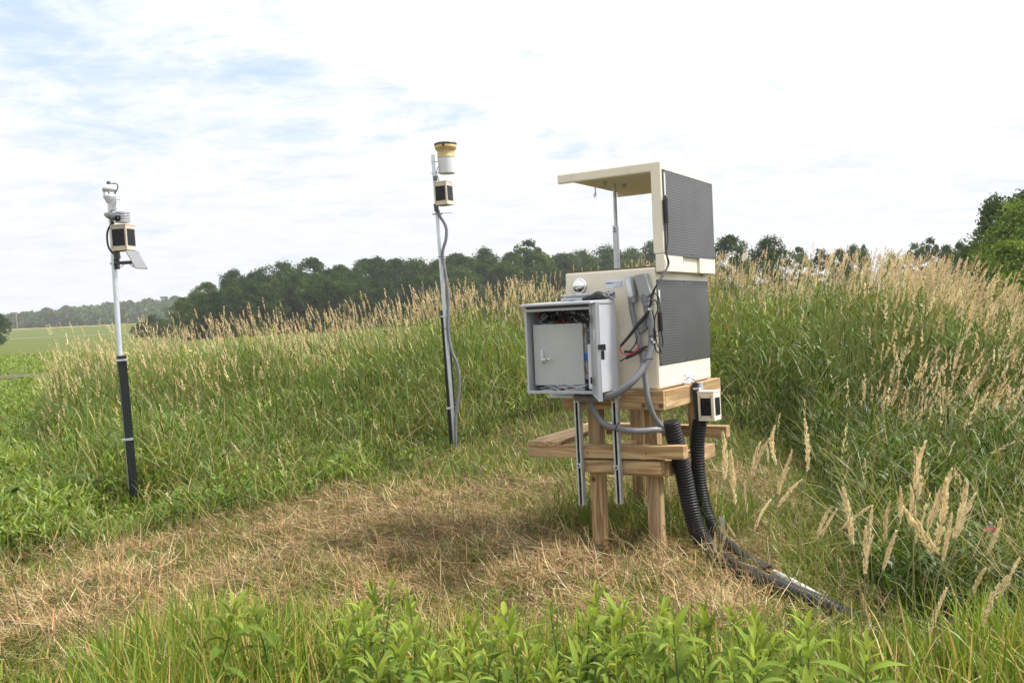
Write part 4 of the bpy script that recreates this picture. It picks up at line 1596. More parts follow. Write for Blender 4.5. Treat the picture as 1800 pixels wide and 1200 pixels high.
def build_channels():
    for x, zb, zt, lab in ((-.606, .312, 1.732, 'upright steel channel hanging below the left half of the open cabinet'), (-.323, .340, 1.764, 'upright steel channel hanging below the right half of the open cabinet')):
        T = Thing('steel_channel', lab, 'steel channel', (x, -.04, zb), 'upright channels carrying the cabinet')
        T.part('channel', channel(MB(), (x + .01, -.088, zb), (x, -.088, zt)), M_STEEL)
        T.part('slot_bar', MB().obox((x + .01, -.058, zb + .002), (x, -.058, zt - .002), .030, .010, (0, 1, 0)), M_BLACK)  # black bar set inside the open channel
        for z in (1.035, .585):
            p = T.part('channel_clip', MB().box(x - .020 + .006, x + .020 + .006, -.094, -.089, z - .016, z + .016), M_STEEL, .002)
            T.part('bolt', MB().cyl((x + .006, -.099, z), (x + .006, -.090, z), .007, 8), M_BLACK, parent=p)
    for z, xa, xb, lab in ((1.735, -.66, -.272, 'short crosswise steel channel behind the top of the open cabinet'), (1.074, -.80, -.262, 'crosswise steel channel under the bottom of the open cabinet'), (1.475, -.925, -.66, 'crosswise steel channel stub poking out left of the cabinet')):
        T = Thing('steel_channel', lab, 'steel channel', (xa, -.10, z), 'crosswise channels behind the cabinet')
        T.part('channel', channel(MB(), (xa, -.092 - .041, z), (xb, -.092 - .041, z), face=(0, -1, 0)), M_STEEL)
        T.part('channel_nut', MB().cyl((xb - .03, -.14, z), (xb - .03, -.128, z), .010, 6), M_STEEL)


# -- the open cabinet
def build_cabinet():
    x0, x1, yf, yb, z0, z1 = -.797, -.295, -.40, -.0925, 1.106, 1.680
    t = .004
    T = Thing('control_cabinet', 'open grey steel control cabinet with wiring, fixed in front of the cream shelter', 'cabinet', ((x0 + x1) / 2, yb, z0))
    mb = MB()
    mb.box(x0, x0 + t, yf, yb, z0, z1)
    mb.box(x1 - t, x1, yf, -.05, z0, z1)
    mb.box(x0 + t, x1 - t, yf, yb, z0, z0 + t)
    mb.box(x0 + t, x1 - t, yf, yb, z1 - t, z1)
    mb.box(x0 + t, x1 - t, yb - t, yb, z0 + t, z1 - t)
    # front flange
    mb.box(x0 + t, x0 + .016, yf, yf + t, z0 + t, z1 - t)
    mb.box(x0 + .016, x1 - .016, yf, yf + t, z0 + t, z0 + .020)
    mb.box(x0 + .016, x1 - .016, yf, yf + t, z1 - .034, z1 - t)
    mb.box(x1 - .022, x1 - t, yf, yf + t, z0 + t, z1 - t)
    T.part('shell', mb, M_CAB, .0015)
    mb = MB()
    # rain hood
    mb.prism([(x0 - .022, yf - .026, z1 + .001), (x0 - .022, yf - .026, z1 + .016), (x0 - .022, yb, z1 + .030), (x0 - .022, yb, z1 + .001)], (x0, 0, 0), (x1 + .006 + .022 - .0, 0, 0))
    T.part('rain_hood', mb, M_CAB, .002)
    T.part('hood_gasket', MB().box(x0 + .02, x1 - .02, yf - .008, yf - .0005, z1 - .016, z1 - .004), M_RUBBER)
    # door, swung well open towards the camera side
    a = radians(-59)
    dv = Vector((cos(a), sin(a), 0))
    nv = Vector((-dv.y, dv.x, 0))
    hinge = Vector((x1 + .003, yf - .004, 0))
    W_ = .50
    ex = Matrix(((dv.x, nv.x, 0), (dv.y, nv.y, 0), (0, 0, 1)))

    def dbox(mb_, u0, u1, n0, n1, za, zb):
        mb_.box(u0, u1, n0, n1, za, zb, ex, (0, 0, 0))
        for i in range(len(mb_.v) - 8, len(mb_.v)):
            v = mb_.v[i]
            mb_.v[i] = (v[0] + hinge.x, v[1] + hinge.y, v[2])
        return mb_
    mb = MB()
    dbox(mb, 0, W_, 0, .003, z0 - .002, z1 + .002)
    dbox(mb, 0, .003, -.020, -.0005, z0 - .002, z1 + .002)
    dbox(mb, W_ - .003, W_, -.020, -.0005, z0 - .002, z1 + .002)
    dbox(mb, .0035, W_ - .0035, -.020, -.0005, z0 - .002, z0 + .001)
    dbox(mb, .0035, W_ - .0035, -.020, -.0005, z1 - .001, z1 + .002)
    d = T.part('door', mb, M_CAB, .001)
    mb = MB()
    for z in (z0 + .09, z1 - .09):
        dbox(mb, .01, .05, -.03, -.021, z - .02, z + .02)
    T.part('hinge', mb, M_BLACK, parent=d)
    mb = dbox(MB(), W_ - .05, W_ - .010, .0035, .034, 1.40, 1.435)
    dbox(mb, W_ - .04, W_ - .022, .006, .026, 1.345, 1.398)
    dbox(mb, W_ - .030, W_ + .012, -.012, .0030, 1.405, 1.435)
    T.part('latch', mb, M_BLACK, .003, parent=d)
    mb = dbox(MB(), W_ - .05, W_ - .022, -.032, -.020, 1.455, 1.52)
    T.part('latch_plate', mb, M_WHITE, .002, parent=d)
    # inside: mounting plate
    T.part('mounting_plate', MB().box(x0 + .03, x1 - .03, yb - .012, yb - .006, z0 + .03, z1 - .03), M_BOARDIN)
    # smaller enclosure, its own door ajar
    yi = -.300
    c = [P(941, 571, yi), P(1022, 565, yi), P(1027, 668, yi), P(945, 678, yi)]
    xa = (c[0][0] + c[3][0]) / 2
    xb_ = (c[1][0] + c[2][0]) / 2
    za = c[3][2] + .012
    zb = c[0][2]
    mb = MB().box(xa - .022, xb_ + .012, yi + .030, yb - .022, za + .03, zb - .004)
    en = T.part('inner_enclosure', mb, M_CABIN, .003)
    rot = Matrix.Rotation(radians(6), 3, 'Z')
    piv = (xb_, yi, 0)
    mb = MB().box(xa, xb_ + .004, yi, yi + .016, za - .006, zb, rot, piv)
    T.part('inner_door', mb, M_INNER, .004, parent=en)
    h = P(956, 625, yi - .02)
    mb = MB().box(h[0] - .010, h[0] + .010, yi - .050, yi - .022, h[2] - .045, h[2] + .038)
    mb.tube([(h[0], yi - .052, h[2] - .028), (h[0] + .02, yi - .062, h[2] - .026), (h[0] + .072, yi - .060, h[2] - .022)], [.009, .009, .007], 8)
    hd = T.part('handle', mb, M_WHITE, .003, parent=en)
    T.part('handle_badge', MB().cyl((h[0] + .045, yi - .0715, h[2] - .024), (h[0] + .045, yi - .066, h[2] - .024), .006, 10), surf('green_dot', (0.03, 0.25, 0.20), 0.4), parent=en)
    # wiring
    r = random.Random(8)
    yy = -.25
    mb = MB()
    for pts in (((946, 560), (952, 549), (965, 547), (973, 556), (976, 566)), ((962, 562), (975, 548), (1000, 543), (1022, 546), (1037, 552)), ((982, 548), (986, 562), (990, 568)), ((995, 545), (992, 556), (996, 566)), ((1003, 563), (1012, 551), (1024, 549), (1036, 560)), ((984, 545), (994, 557), (1006, 567)), ((1008, 545), (1018, 556), (1034, 574)), ((970, 552), (962, 560), (960, 568)), ((1001, 549), (1008, 558), (1018, 566)), ((950, 553), (968, 545), (990, 550), (1004, 563)), ((958, 548), (980, 556), (1001, 551), (1020, 562), (1033, 570)), ((969, 545), (978, 552), (983, 566)), ((1012, 546), (1020, 550), (1028, 560)), ((955, 556), (962, 551), (968, 560))):
        mb.tube([P(a_, b_, yy + r.uniform(-.03, .03)) for a_, b_ in pts], .0035, 6, samples=5)
    T.part('black_wires', mb, M_RUBBER)
    mb = MB()
    for a_, b_, w_, h_ in ((974, 560, .028, .03), (987, 560, .045, .04), (1001, 558, .04, .045), (1016, 556, .02, .03), (1030, 568, .05, .05), (964, 561, .02, .02)):
        c_ = P(a_, b_, -.215)
        mb.box(c_[0] - w_ / 2, c_[0] + w_ / 2, -.225, -.19, c_[2] - h_ / 2, c_[2] + h_ / 2)
    T.part('terminal_blocks', mb, M_BLACK, .004)
    mb = MB()
    for a_, b_, w_, h_ in ((957, 556, .035, .05), (981, 551, .03, .03), (1009, 551, .025, .03), (1026, 552, .03, .03), (1036, 563, .02, .04)):
        c_ = P(a_, b_, -.16)
        mb.box(c_[0] - w_ / 2, c_[0] + w_ / 2, -.175, -.12, c_[2] - h_ / 2, c_[2] + h_ / 2)
    T.part('pale_modules', mb, M_LABEL, .003)
    mb = MB()
    for pts in (((953, 563), (948, 566), (958, 569), (972, 567)), ((1004, 556), (1016, 566), (1030, 576), (1036, 582)), ((1000, 549), (1014, 550), (1026, 556), (1034, 563)), ((1007, 568), (1020, 571), (1035, 580))):
        mb.tube([P(a_, b_, yy) for a_, b_ in pts], .003, 6, samples=5)
    for k in range(9):
        z = 1.118 + .004 * k
        xs = np.linspace(-.735, -.40 - .02 * r.random(), 9)
        mb.tube([(x, -.33 + r.uniform(-.02, .06), z + r.uniform(-.004, .010)) for x in xs], .0026, 5, samples=3)
    T.part('white_cables', mb, M_WHITE)
    mb = MB().tube([P(945.5, 561, -.29), P(946, 553, -.29), P(949, 548, -.28)], .004, 6, samples=4)
    mb.tube([P(978, 566, yy), P(986, 566.5, yy), P(992, 563, yy)], .004, 6, samples=3)
    T.part('red_wires', mb, M_RED)
    T.part('brown_hose', MB().tube([P(1029, 575, -.27), P(1025, 592, -.28), P(1024, 615, -.285), P(1027, 640, -.28), P(1032, 658, -.27)], .006, 8, samples=5), M_TUBE)
    c_ = P(1031, 626, -.27)
    T.part('blue_valve', MB().box(c_[0] - .012, c_[0] + .014, -.285, -.255, c_[2] - .022, c_[2] + .022), M_BLUE, .004)
    c_ = P(1038, 645, -.29)
    T.part('side_module', MB().box(c_[0] - .018, x1 - .03, -.29, -.22, c_[2] - .145, c_[2] + .15), M_LABEL, .004)
    T.part('cable_clip', MB().tube([P(925, 596, -.33), P(926, 606, -.33), P(931, 620, -.33), P(933, 634, -.33)], .004, 6, samples=4), M_RUBBER)
    # loose black lamp on the roof
    mb = MB()
    c0 = P(1030, 525, -.20)
    q0 = (-.43, -.20, z1 + .03)
    mb.tube([(-.465, -.19, z1 + .036), (-.40, -.185, z1 + .045), (-.36, -.18, z1 + .054), (-.325, -.175, z1 + .046), (-.295, -.17, z1 + .030)], [.012, .020, .030, .026, .012], 12, samples=4)
    o = mesh_obj('antenna', mb, M_BLACK, None)
    o.location = O
    o.rotation_euler = (0, 0, -YAW)
    tag(o, 'low black rounded antenna lying on the roof of the open cabinet', 'antenna')


# -- conduits and cables on the shelter
def build_conduits():
    yc = -.005
    # slim conduit with oval access fitting
    T = Thing('grey_conduit', 'slim grey conduit with a white oval cover, running down the shelter front into a hose', 'conduit', P(1165, 752, .02))
    path = [P(1108, 518, yc), P(1111, 545, yc), P(1120, 585, yc), P(1129, 628, yc - .01), P(1135, 670, yc - .035), P(1139, 700, yc - .05), P(1148, 728, -.03), P(1162, 748, .02), P(1176, 758, .06), P(1183, 772, .07)]
    T.part('tube', MB().tube(path, .0185, 12, samples=6), M_PVC)
    a, b = Vector(P(1107, 489, yc)), Vector(P(1112.5, 516, yc))
    T.part('coupling', MB().tube([Vector(P(1112, 521, yc)), Vector(P(1114, 532, yc))], .026, 14), M_PVC)
    T.part('access_fitting', MB().tube([a + Vector((0, .004, .015)), a + Vector((0, .004, 0)), b + Vector((0, .004, 0)), b + Vector((0, .004, -.02))], [.012, .0265, .0265, .022], 14), M_PVCBOX)
    # oval cover on its left front
    d = (b - a).normalized()
    nrm = Vector((-.28, -.96, 0)).normalized()
    sd = d.cross(nrm).normalized()
    mid = (a + b) / 2 + nrm * .024
    poly = []
    hl = (b - a).length / 2 + .004
    for k in range(24):
        an = 2 * pi * k / 24
        u_ = cos(an)
        poly.append(mid + sd * .021 * sin(an) + d * (u_ * .021 + (hl - .0 if u_ > 0 else -hl)))
    cv = T.part('oval_cover', MB().prism(poly, (0, 0, 0), nrm * .006), M_WHITE, .002)
    mb = MB()
    for s_ in (-1, 1):
        q = mid + d * s_ * (hl + .008) + nrm * .006
        mb.cyl(q, q + nrm * .003, .004, 8)
    mb.prism([mid + sd * .010 * i + d * j * (hl - .012) + nrm * .0062 for i, j in ((-1, -1), (1, -1), (1, 1), (-1, 1))], (0, 0, 0), nrm * .0012)
    T.part('cover_plate', mb, M_LABEL, parent=cv)
    # thick conduit below the square box
    T = Thing('grey_conduit', 'thick grey conduit bending from the square fitting behind the cabinet bottom', 'conduit', P(1143, 600, -.02))
    T.part('box_fitting', MB().prism([P(1113.5, 484, -.03), P(1133, 480, -.03), P(1143, 515, -.03), P(1141, 520, -.03), P(1124, 523, -.03)], (0, 0, 0), (0, .065, 0)), M_PVCBOX, .005)
    T.part('coupling', MB().tube([P(1133, 517, yc), P(1135.5, 529, yc)], .030, 14), M_PVC)
    T.part('sleeve', MB().tube([P(1138, 541, yc), P(1145, 572, yc)], .0285, 14), M_PVC)
    T.part('collar', MB().tube([P(1142, 562, yc), P(1144.5, 574, yc)], .0315, 14), M_PVC)
    path = [P(1134, 525, yc), P(1141, 556, yc), P(1146, 582, yc - .01), P(1145, 606, -.03), P(1138, 632, -.07), P(1124, 656, -.13), P(1105, 676, -.19), P(1080, 693, -.22), P(1055, 700, -.22), P(1030, 700, -.20), P(1012, 697, -.18)]
    T.part('tube', MB().tube(path, .0250, 14, samples=7), M_PVC)
    T.part('cable_tie', MB().tube([Vector(P(1130, 636, -.12)), Vector(P(1137, 630.5, -.10)), Vector(P(1148, 631, -.09))], .0035, 6), M_BLACK)
    T = Thing('grey_conduit', 'grey conduit looping from under the cabinet past the posts into the black hose', 'conduit', P(1120, 756, -.08))
    path = [P(1034, 690, -.16), P(1037, 707, -.15), P(1047, 728, -.14), P(1062, 745, -.135), P(1082, 752, -.13), P(1105, 756, -.12), P(1130, 757, -.08), P(1152, 755, -.02), P(1168, 757, .05), P(1180, 768, .085)]
    T.part('tube', MB().tube(path, .0215, 12, samples=7), M_PVC)
    T.part('cable_tie', MB().tube([P(1081, 760, -.16), P(1083, 750, -.162), P(1088, 742, -.15)], .0035, 6), M_BLACK)
    # elbow body behind the thin conduit
    T = Thing('elbow_fitting', 'small grey elbow fitting on the shelter front between the two conduits', 'conduit fitting', P(1130, 570, .03))
    mb = MB().tube([P(1131, 560, .012), P(1133, 566, .012), P(1133, 578, .012)], [.015, .026, .026], 14)
    mb.tube([P(1133, 578, .012), P(1122, 583, .012)], .018, 12)
    T.part('body', mb, M_PVCBOX)
    T.part('cover', MB().tube([Vector(P(1134, 563, -.010)), Vector(P(1134, 579, -.010))], .014, 12), M_PVC)
    # dark cables coming off the panels
    T = Thing('panel_cable', 'black solar cables hanging in loops over the shelter corner with red-ended plugs', 'cable', P(1150, 560, -.03))
    mb = MB()
    c1 = [PX(1170.5, 348, .045), PX(1167.5, 344, .045), PX(1168, 355, .048), PX(1170, 392, .045), PX(1170, 420, .045), PX(1172, 446, .045), PX(1176, 464, .042), PX(1167, 482, .035), PX(1155, 500, .01), P(1149, 515, -.012), P(1145, 530, -.04), P(1143, 540, -.045)]
    c2 = [PX(1170.5, 348, .047), PX(1173.5, 344, .047), PX(1172, 356, .05), PX(1173, 392, .047), PX(1174, 425, .047), PX(1171.5, 446, .047), PX(1174, 466, .043), PX(1163, 486, .03), PX(1151, 506, .008), P(1145, 520, -.03), P(1141, 541, -.05)]
    loops = [[P(1143, 540, -.045), P(1146, 532, -.04), P(1151, 527, -.03), P(1155, 534, -.02), P(1155, 548, -.02), P(1151, 560, -.03), P(1151, 590, -.03), P(1150, 610, -.035)],
             [P(1149, 515, -.012), PX(1153, 517, -.01), PX(1158, 523, -.02), PX(1160, 538, -.02), PX(1160.5, 552, -.02)],
             [P(1150, 560, -.03), P(1151, 600, -.03), P(1153, 615, -.03), P(1157, 619, -.02), PX(1162, 616, -.02), PX(1165, 608, -.02), PX(1165, 598, -.02), PX(1162.5, 582, -.02)],
             [P(1146, 545, -.04), P(1150, 565, -.035), P(1149, 592, -.035), P(1146, 598, -.045), P(1142, 606, -.05), P(1137, 609, -.05)],
             [P(1150, 592, -.035), P(1148, 604, -.045), P(1140, 613, -.05), P(1133, 616, -.05)],
             [P(1121, 590, -.02), P(1118, 602, -.025), P(1110, 614, -.03), P(1103, 619, -.035)],
             [P(1107, 622, -.045), P(1098, 630, -.05), P(1090, 635, -.05)],
             [P(1152, 580, -.03), P(1154, 600, -.03), P(1160, 614, -.02), PX(1163, 621, -.02)]]
    for c in [c1, c2] + loops:
        mb.tube(c, .0042, 7, samples=6)
    T.part('wire', mb, M_RUBBER)
    mb = MB()
    mb.tube([PX(1169.5, 350, .044), PX(1171.5, 392, .044)], .016, 10)
    T.part('plug', mb, M_BLACK, label='black in-line plug at the edge of the upper panel')
    T.part('plug', MB().tube([PX(1160, 549, -.018), PX(1162.5, 582, -.018)], .014, 10), M_BLACK, label='black in-line plug at the edge of the lower panel')
    T.part('plug', MB().tube([P(1142, 543, -.05), P(1137, 551, -.052), P(1128, 563, -.052), P(1120, 572, -.052), P(1108, 588, -.05), P(1091, 608, -.05)], [.006, .011, .0135, .012, .0105, .008], 9, samples=4), M_BLACK, label='long slanting black plug')
    T.part('plug', MB().tube([P(1136, 609, -.052), P(1128, 614, -.052), P(1116, 622, -.052), P(1100, 630, -.052)], [.008, .012, .012, .007], 9, samples=4), M_BLACK)
    T.part('plug', MB().tube([P(1117, 619, -.05), P(1098, 618, -.045)], [.007, .010], 8), M_BLACK)
    T.part('red_wire', MB().tube([P(1091, 608, -.05), P(1090.5, 615, -.05), P(1096, 622, -.055), P(1106, 623, -.06), P(1116, 618, -.058), P(1124, 606, -.045)], .0042, 7, samples=6), M_RED)
    mb = MB()
    for a_, b_ in (((1133, 540), (1150, 534)), ((1140, 591), (1156, 590))):
        T.part('cable_tie', MB().tube([P(a_[0], a_[1], -.06), P(b_[0], b_[1], -.055)], .0035, 6), M_BLACK)
    mb = MB()
    for a_, b_ in ((1146.5, 596), (1149.5, 601), (1141, 543)):
        c_ = P(a_, b_, -.06)
        mb.box(c_[0] - .006, c_[0] + .006, -.064, -.058, c_[2] - .008, c_[2] + .008)
    T.part('wire_marker', mb, M_WHITE)


# -- sensor boxes
def sensor_box(corner, vx, phi, w, d, h, lean, label, top=M_TAN, body=M_TAN, pw=.70, ph=.60, screws=False):
    """box whose near vertical edge is centred on corner (world); phi turns its front from the camera"""
    vd = unit((vx, 1.0, 0))
    rp = np.array([vd[1], -vd[0], 0])
    a = -phi
    wx = np.array([rp[0] * cos(a) - rp[1] * sin(a), rp[0] * sin(a) + rp[1] * cos(a), 0])
    wy = np.array([-wx[1], wx[0], 0])
    up = unit(EZ + np.array([vd[1], -vd[0], 0]) * lean)
    M = Matrix((tuple(wx) + (0,), tuple(wy) + (0,), tuple(up) + (0,), (0, 0, 0, 1))).transposed()
    e = bpy.data.objects.new('sensor_box', None)
    e.matrix_world = Matrix.Translation(Vector(corner)) @ M
    link(e)
    tag(e, label, 'sensor box', 'small cream sensor boxes with two dark panels')
    p = mesh_obj('housing', MB().box(-w, 0, 0, d, -h / 2, h / 2), body, e, .003)
    mesh_obj('lid_rim', MB().box(-w - .003, .003, -.003, d + .003, h / 2 + .0003, h / 2 + .009), top, e, .002)
    z0, z1 = -h / 2 + h * .19, -h / 2 + h * (.19 + ph)
    f = MB()
    xa, xb = -w / 2 - w * pw / 2, -w / 2 + w * pw / 2
    f.box(xa, xb, -.0035, -.0003, z0, z1)
    mesh_obj('dark_panel', f, M_DPANEL, e, .003)
    f = MB().box(.0003, .0035, d / 2 - d * pw / 2, d / 2 + d * pw / 2, z0, z1)
    mesh_obj('dark_panel', f, M_DPANEL, e, .003)
    f = MB()
    for x in (xa, xb):
        for z in (z0 - h * .05, z1 + h * .05):
            f.cyl((x, -.004, z), (x, .001, z), .0045, 8)
    mesh_obj('corner_screws', f, M_GASK, e)
    mesh_obj('label', MB().box(.0003, .002, d * .38, d * .85, -h / 2 + h * .03, -h / 2 + h * .13), M_LABEL, e)
    return e


def build_small_box():
    D = 6.24
    sensor_box(at(1255, 715, D), .223, radians(24), .120, .118, .198, -.03, 'small cream sensor box with black panels, strapped to the platform beam beside the hose', top=M_CREAM, body=M_CREAM, pw=.66, ph=.62)
    T = Thing('mounting_post', 'short black slotted post clamped to the sunny platform beam behind the small sensor box', 'post', PD(1222, 738, 6.36))
    a, b = Vector(PD(1221, 672, 6.36)), Vector(PD(1226, 741, 6.36))
    T.part('post', MB().obox(a, b, .042, .030), M_POST, .002)
    c = a.lerp(b, .16)
    q = T.part('band_clamp', MB().obox(a.lerp(b, .13), a.lerp(b, .18), .050, .038), M_STEEL, .001)
    T.part('pipe_stub', MB().tube([Vector(PD(1230, 672, 6.38)), Vector(PD(1231, 690, 6.38))], .022, 12), M_STEEL)
    T.part('wing_nut', MB().lathe([(.008, 0), (.012, .006), (.006, .016)], PD(1230, 684, 6.32), (0, -1, 0), 10), M_CHROME, parent=q)


# -- corrugated hoses and ground bits
def corrugated(path, r, pitch=.0195, depth=.13, n=18):
    P_ = spline([Vector(p) for p in path], 40)
    s = [0.0]
    for i in range(1, len(P_)):
        s.append(s[-1] + (P_[i] - P_[i - 1]).length)
    tot = s[-1]
    k = int(tot / pitch) * 4
    ss = np.linspace(0, tot, k)
    A = np.array([tuple(p) for p in P_])
    Q = np.stack([np.interp(ss, s, A[:, j]) for j in range(3)], -1)
    R = [r * (1 + depth / 2 * (1 if i % 4 in (1, 2) else -1)) for i in range(k)]
    return MB().tube([Vector(q) for q in Q], R, n)


def build_hoses():
    w = lambda px, py, D: at(px, py, D)
    h1 = [w(1179, 742, 5.98), w(1190, 785, 6.0), w(1201, 830, 6.02), w(1211, 880, 6.0), w(1226, 930, 5.93), w(1250, 968, 5.80), ZP(1285, 996, .06), ZP(1330, 1018, .055), ZP(1380, 1040, .05), ZP(1440, 1064, .03), ZP(1480, 1083, .0), ZP(1520, 1102, -.07)]
    T = Thing('corrugated_hose', 'black corrugated drain hose with an open top taking in both grey conduits', 'hose', (h1[6][0], h1[6][1], 0), 'black corrugated hoses beside the stand', world=True)
    T.part('hose', corrugated(h1, .056), M_HOSE)
    a, b = Vector(h1[0]), Vector(h1[1])
    d = (a - b).normalized()
    T.part('hose_mouth', MB().tube([a + d * .003, a + d * .006], .050, 18), M_BLACK)
    h2 = [w(1230, 738, 6.37), w(1226, 775, 6.37), w(1226, 815, 6.36), w(1231, 860, 6.33), w(1242, 905, 6.25), w(1262, 944, 6.12), ZP(1290, 970, .07), ZP(1320, 992, .06), ZP(1350, 1008, .05)]
    T = Thing('corrugated_hose', 'black corrugated hose rising behind to the small sensor box', 'hose', (h2[6][0], h2[6][1], 0), 'black corrugated hoses beside the stand', world=True)
    T.part('hose', corrugated(h2, .051), M_HOSE)
    T = Thing('white_pipe', 'dirty white plastic pipe lying along the black hose on the ground', 'pipe', tuple(ZP(1380, 1020, 0)), world=True)
    T.part('pipe', MB().tube([ZP(1316, 984, .05), ZP(1350, 1001, .05), ZP(1400, 1027, .05), ZP(1448, 1054, .045)], .0225, 14, samples=5), M_PIPEW)
    # metal stake
    T = Thing('metal_stake', 'short bright metal channel stake standing beside the hoses', 'stake', tuple(ZP(1272, 962, 0)), world=True)
    b0 = Vector(ZP(1272, 962, 0))
    tp = Vector(at(1269, 908, b0.y))
    mb = MB().obox(b0 - Vector((0, 0, .1)), tp, .030, .004, (0, 1, 0))
    T.part('web', mb, M_STEEL)
    T.part('flange', MB().obox(b0 + Vector((-.015, .012, -.1)), tp + Vector((-.015, .012, 0)), .004, .022, (0, 1, 0)), M_STEEL)
    T.part('flange', MB().obox(b0 + Vector((.015, .012, -.1)), tp + Vector((.015, .012, 0)), .004, .022, (0, 1, 0)), M_STEEL)
    # survey stake with pink tape
    b0 = Vector(at(1738, 972, 5.3))
    b0.z = float(ground(b0.x, b0.y))
    tp = Vector(at(1741, 918, b0.y))
    T = Thing('survey_stake', 'thin grey survey stake tied with bright pink tape in the right-hand grass', 'stake', tuple(b0), world=True)
    T.part('stake', MB().obox(b0 - Vector((0, 0, .1)), tp, .022, .016), M_DEADW)
    c = Vector(at(1741, 931, b0.y - .012))
    mb = MB()
    mb.box(c.x - .014, c.x + .014, c.y - .003, c.y + .022, c.z - .010, c.z + .010)
    T.part('tape_band', mb, M_PINK)
    mb = MB()
    for s_ in (-1, 1):
        q = [c + Vector((s_ * .012, -.002, 0)), c + Vector((s_ * .03, -.008, .006)), c + Vector((s_ * .048, -.002, -.006))]
        vs = [p + Vector((0, 0, k * .008)) for p in q for k in (-1, 1)]
        mb.add(vs, [(0, 2, 3, 1), (2, 4, 5, 3)])
    T.part('tape_tail', mb, M_PINK)


# -- left weather pole
def build_left_pole():
    D = 8.5
    A = lambda px, py, d=0.0: Vector(at(px, py, D + d))
    base = at(235, 892, D)
    gz = float(ground(base[0], base[1]))
    T = Thing('weather_pole', 'leaning bright steel pole strapped to a dark green post, carrying the wind sensor', 'pole', (base[0], base[1], gz), world=True)
    T.part('pole', MB().tube([A(231, 860, .03), A(211, 625, .03), A(194, 362, .03)], .0245, 14), M_ALU)
    a, b = A(236.5, 905), A(211.5, 625)
    # U-shaped post, rows of punched holes
    up = (b - a).normalized()
    mb = MB()
    mb.obox(a, b, .046, .006, (0, 1, 0))
    s = Vector((1, .5, 0)).normalized()
    mb.obox(a + Vector((.024, .012, 0)), b + Vector((.024, .012, 0)), .005, .030, (0, 1, 0))
    mb.obox(a + Vector((-.024, .012, 0)), b + Vector((-.024, .012, 0)), .005, .030, (0, 1, 0))
    mb.obox(a + Vector((.034, .024, 0)), b + Vector((.034, .024, 0)), .022, .005, (0, 1, 0))
    mb.obox(a + Vector((-.034, .024, 0)), b + Vector((-.034, .024, 0)), .022, .005, (0, 1, 0))
    p = T.part('ground_post', mb, M_POST)
    mb = MB()
    n = 46
    for i in range(n):
        c = a.lerp(b, (i + 1) / (n + 1)) + Vector((.034, .020, 0))
        mb.lathe([(.006, 0), (.006, .002)], c, (0, -1, 0), 8)
    T.part('punched_holes', mb, surf('hole_grey', (0.09, 0.10, 0.10), 0.6), parent=p)  # grey discs marking the punched holes
    for px, py in ((213, 633), (224.5, 772)):
        c = A(px, py)
        T.part('strap', MB().obox(c + up * .010, c - up * .010, .088, .062, (0, 1, 0)), M_STEEL, .002)
    c = A(202, 463, .03)
    T.part('pole_clamp', MB().obox(c + up * .010, c - up * .010, .070, .062, (0, 1, 0)), M_STEEL, .002)
    # black cable down the pole side
    T = Thing('sensor_cable', 'black cable looping beside the box on the leaning weather pole', 'cable', tuple(A(190, 420)), world=True)
    T.part('wire', MB().tube([A(201, 391, -.05), A(195, 395, -.06), A(189, 407, -.04), A(188.5, 423, -.04), A(192, 437, -.04), A(200, 446, -.03)], .009, 8, samples=5), M_RUBBER)
    # ultrasonic wind sensor
    T = Thing('wind_sensor', 'white ultrasonic wind sensor on top of the leaning weather pole', 'weather sensor', tuple(A(195, 366)), world=True)
    c0, c1 = A(192.4, 345), A(191, 322)
    ax = (c1 - c0).normalized()
    k = D / FPX
    T.part('lower_ring', MB().lathe([(.7 * 8 * k, -12 * k), (7 * k, -8 * k), (10 * k, -2.5 * k), (10.6 * k, 0), (10.2 * k, 1.5 * k), (3 * k, 2 * k)], c0, ax, 22), M_WHITE)
    T.part('upper_cap', MB().lathe([(4 * k, 8.5 * k), (10.8 * k, 9 * k), (11.6 * k, 13 * k), (10 * k, 16 * k), (7 * k, 18 * k), (5 * k, 20 * k)], c0, ax, 22), M_WHITE)
    s1 = ax.cross(Vector((0, 1, 0))).normalized()
    s2 = ax.cross(s1)
    for q in range(4):
        an = q * pi / 2 + .5
        o_ = (s1 * cos(an) + s2 * sin(an)) * 8.3 * k
        T.part('pillar', MB().tube([c0 + o_ + ax * 1.2 * k, c0 + o_ + ax * 9 * k], 1.2 * k, 8), M_WHITE)
    T.part('top_dome', MB().lathe([(3.6 * k, 19.5 * k), (3.6 * k, 23 * k), (2.6 * k, 25.6 * k), (0.5 * k, 26.6 * k)], c0, ax, 16), M_BLACK)
    T.part('bracket', MB().obox(A(195.5, 354), A(198, 371), 10.5 * k, 8 * k, (0, 1, 0)), M_WHITE, .003)
    T.part('side_bracket', MB().obox(A(204, 345, -.02), A(204, 368, -.02), 4 * k, 5 * k, (0, 1, 0)), M_WHITE, .002)
    mb = MB()
    for p_, q_ in (((194, 350), (211, 351.5)), ((193, 369), (206, 367.5)), ((196, 362), (203, 353))):
        mb.tube([A(*p_, -.05), A(*q_, -.05)], .0045, 6)
    T.part('bracket_bolt', mb, M_STEEL)
    T.part('lead', MB().tube([A(196, 323), A(202, 322.5), A(206.5, 325), A(207, 331), A(203, 338), A(203, 341)], .005, 7, samples=5), M_RUBBER)
    # radiation shield
    T = Thing('radiation_shield', 'white stack of round plates shading a sensor on the weather pole', 'radiation shield', tuple(A(214, 393)), world=True)
    b0, b1 = A(215.5, 391), A(214.5, 371.5)
    ax = (b1 - b0).normalized()
    hgt = (b1 - b0).length
    mb = MB()
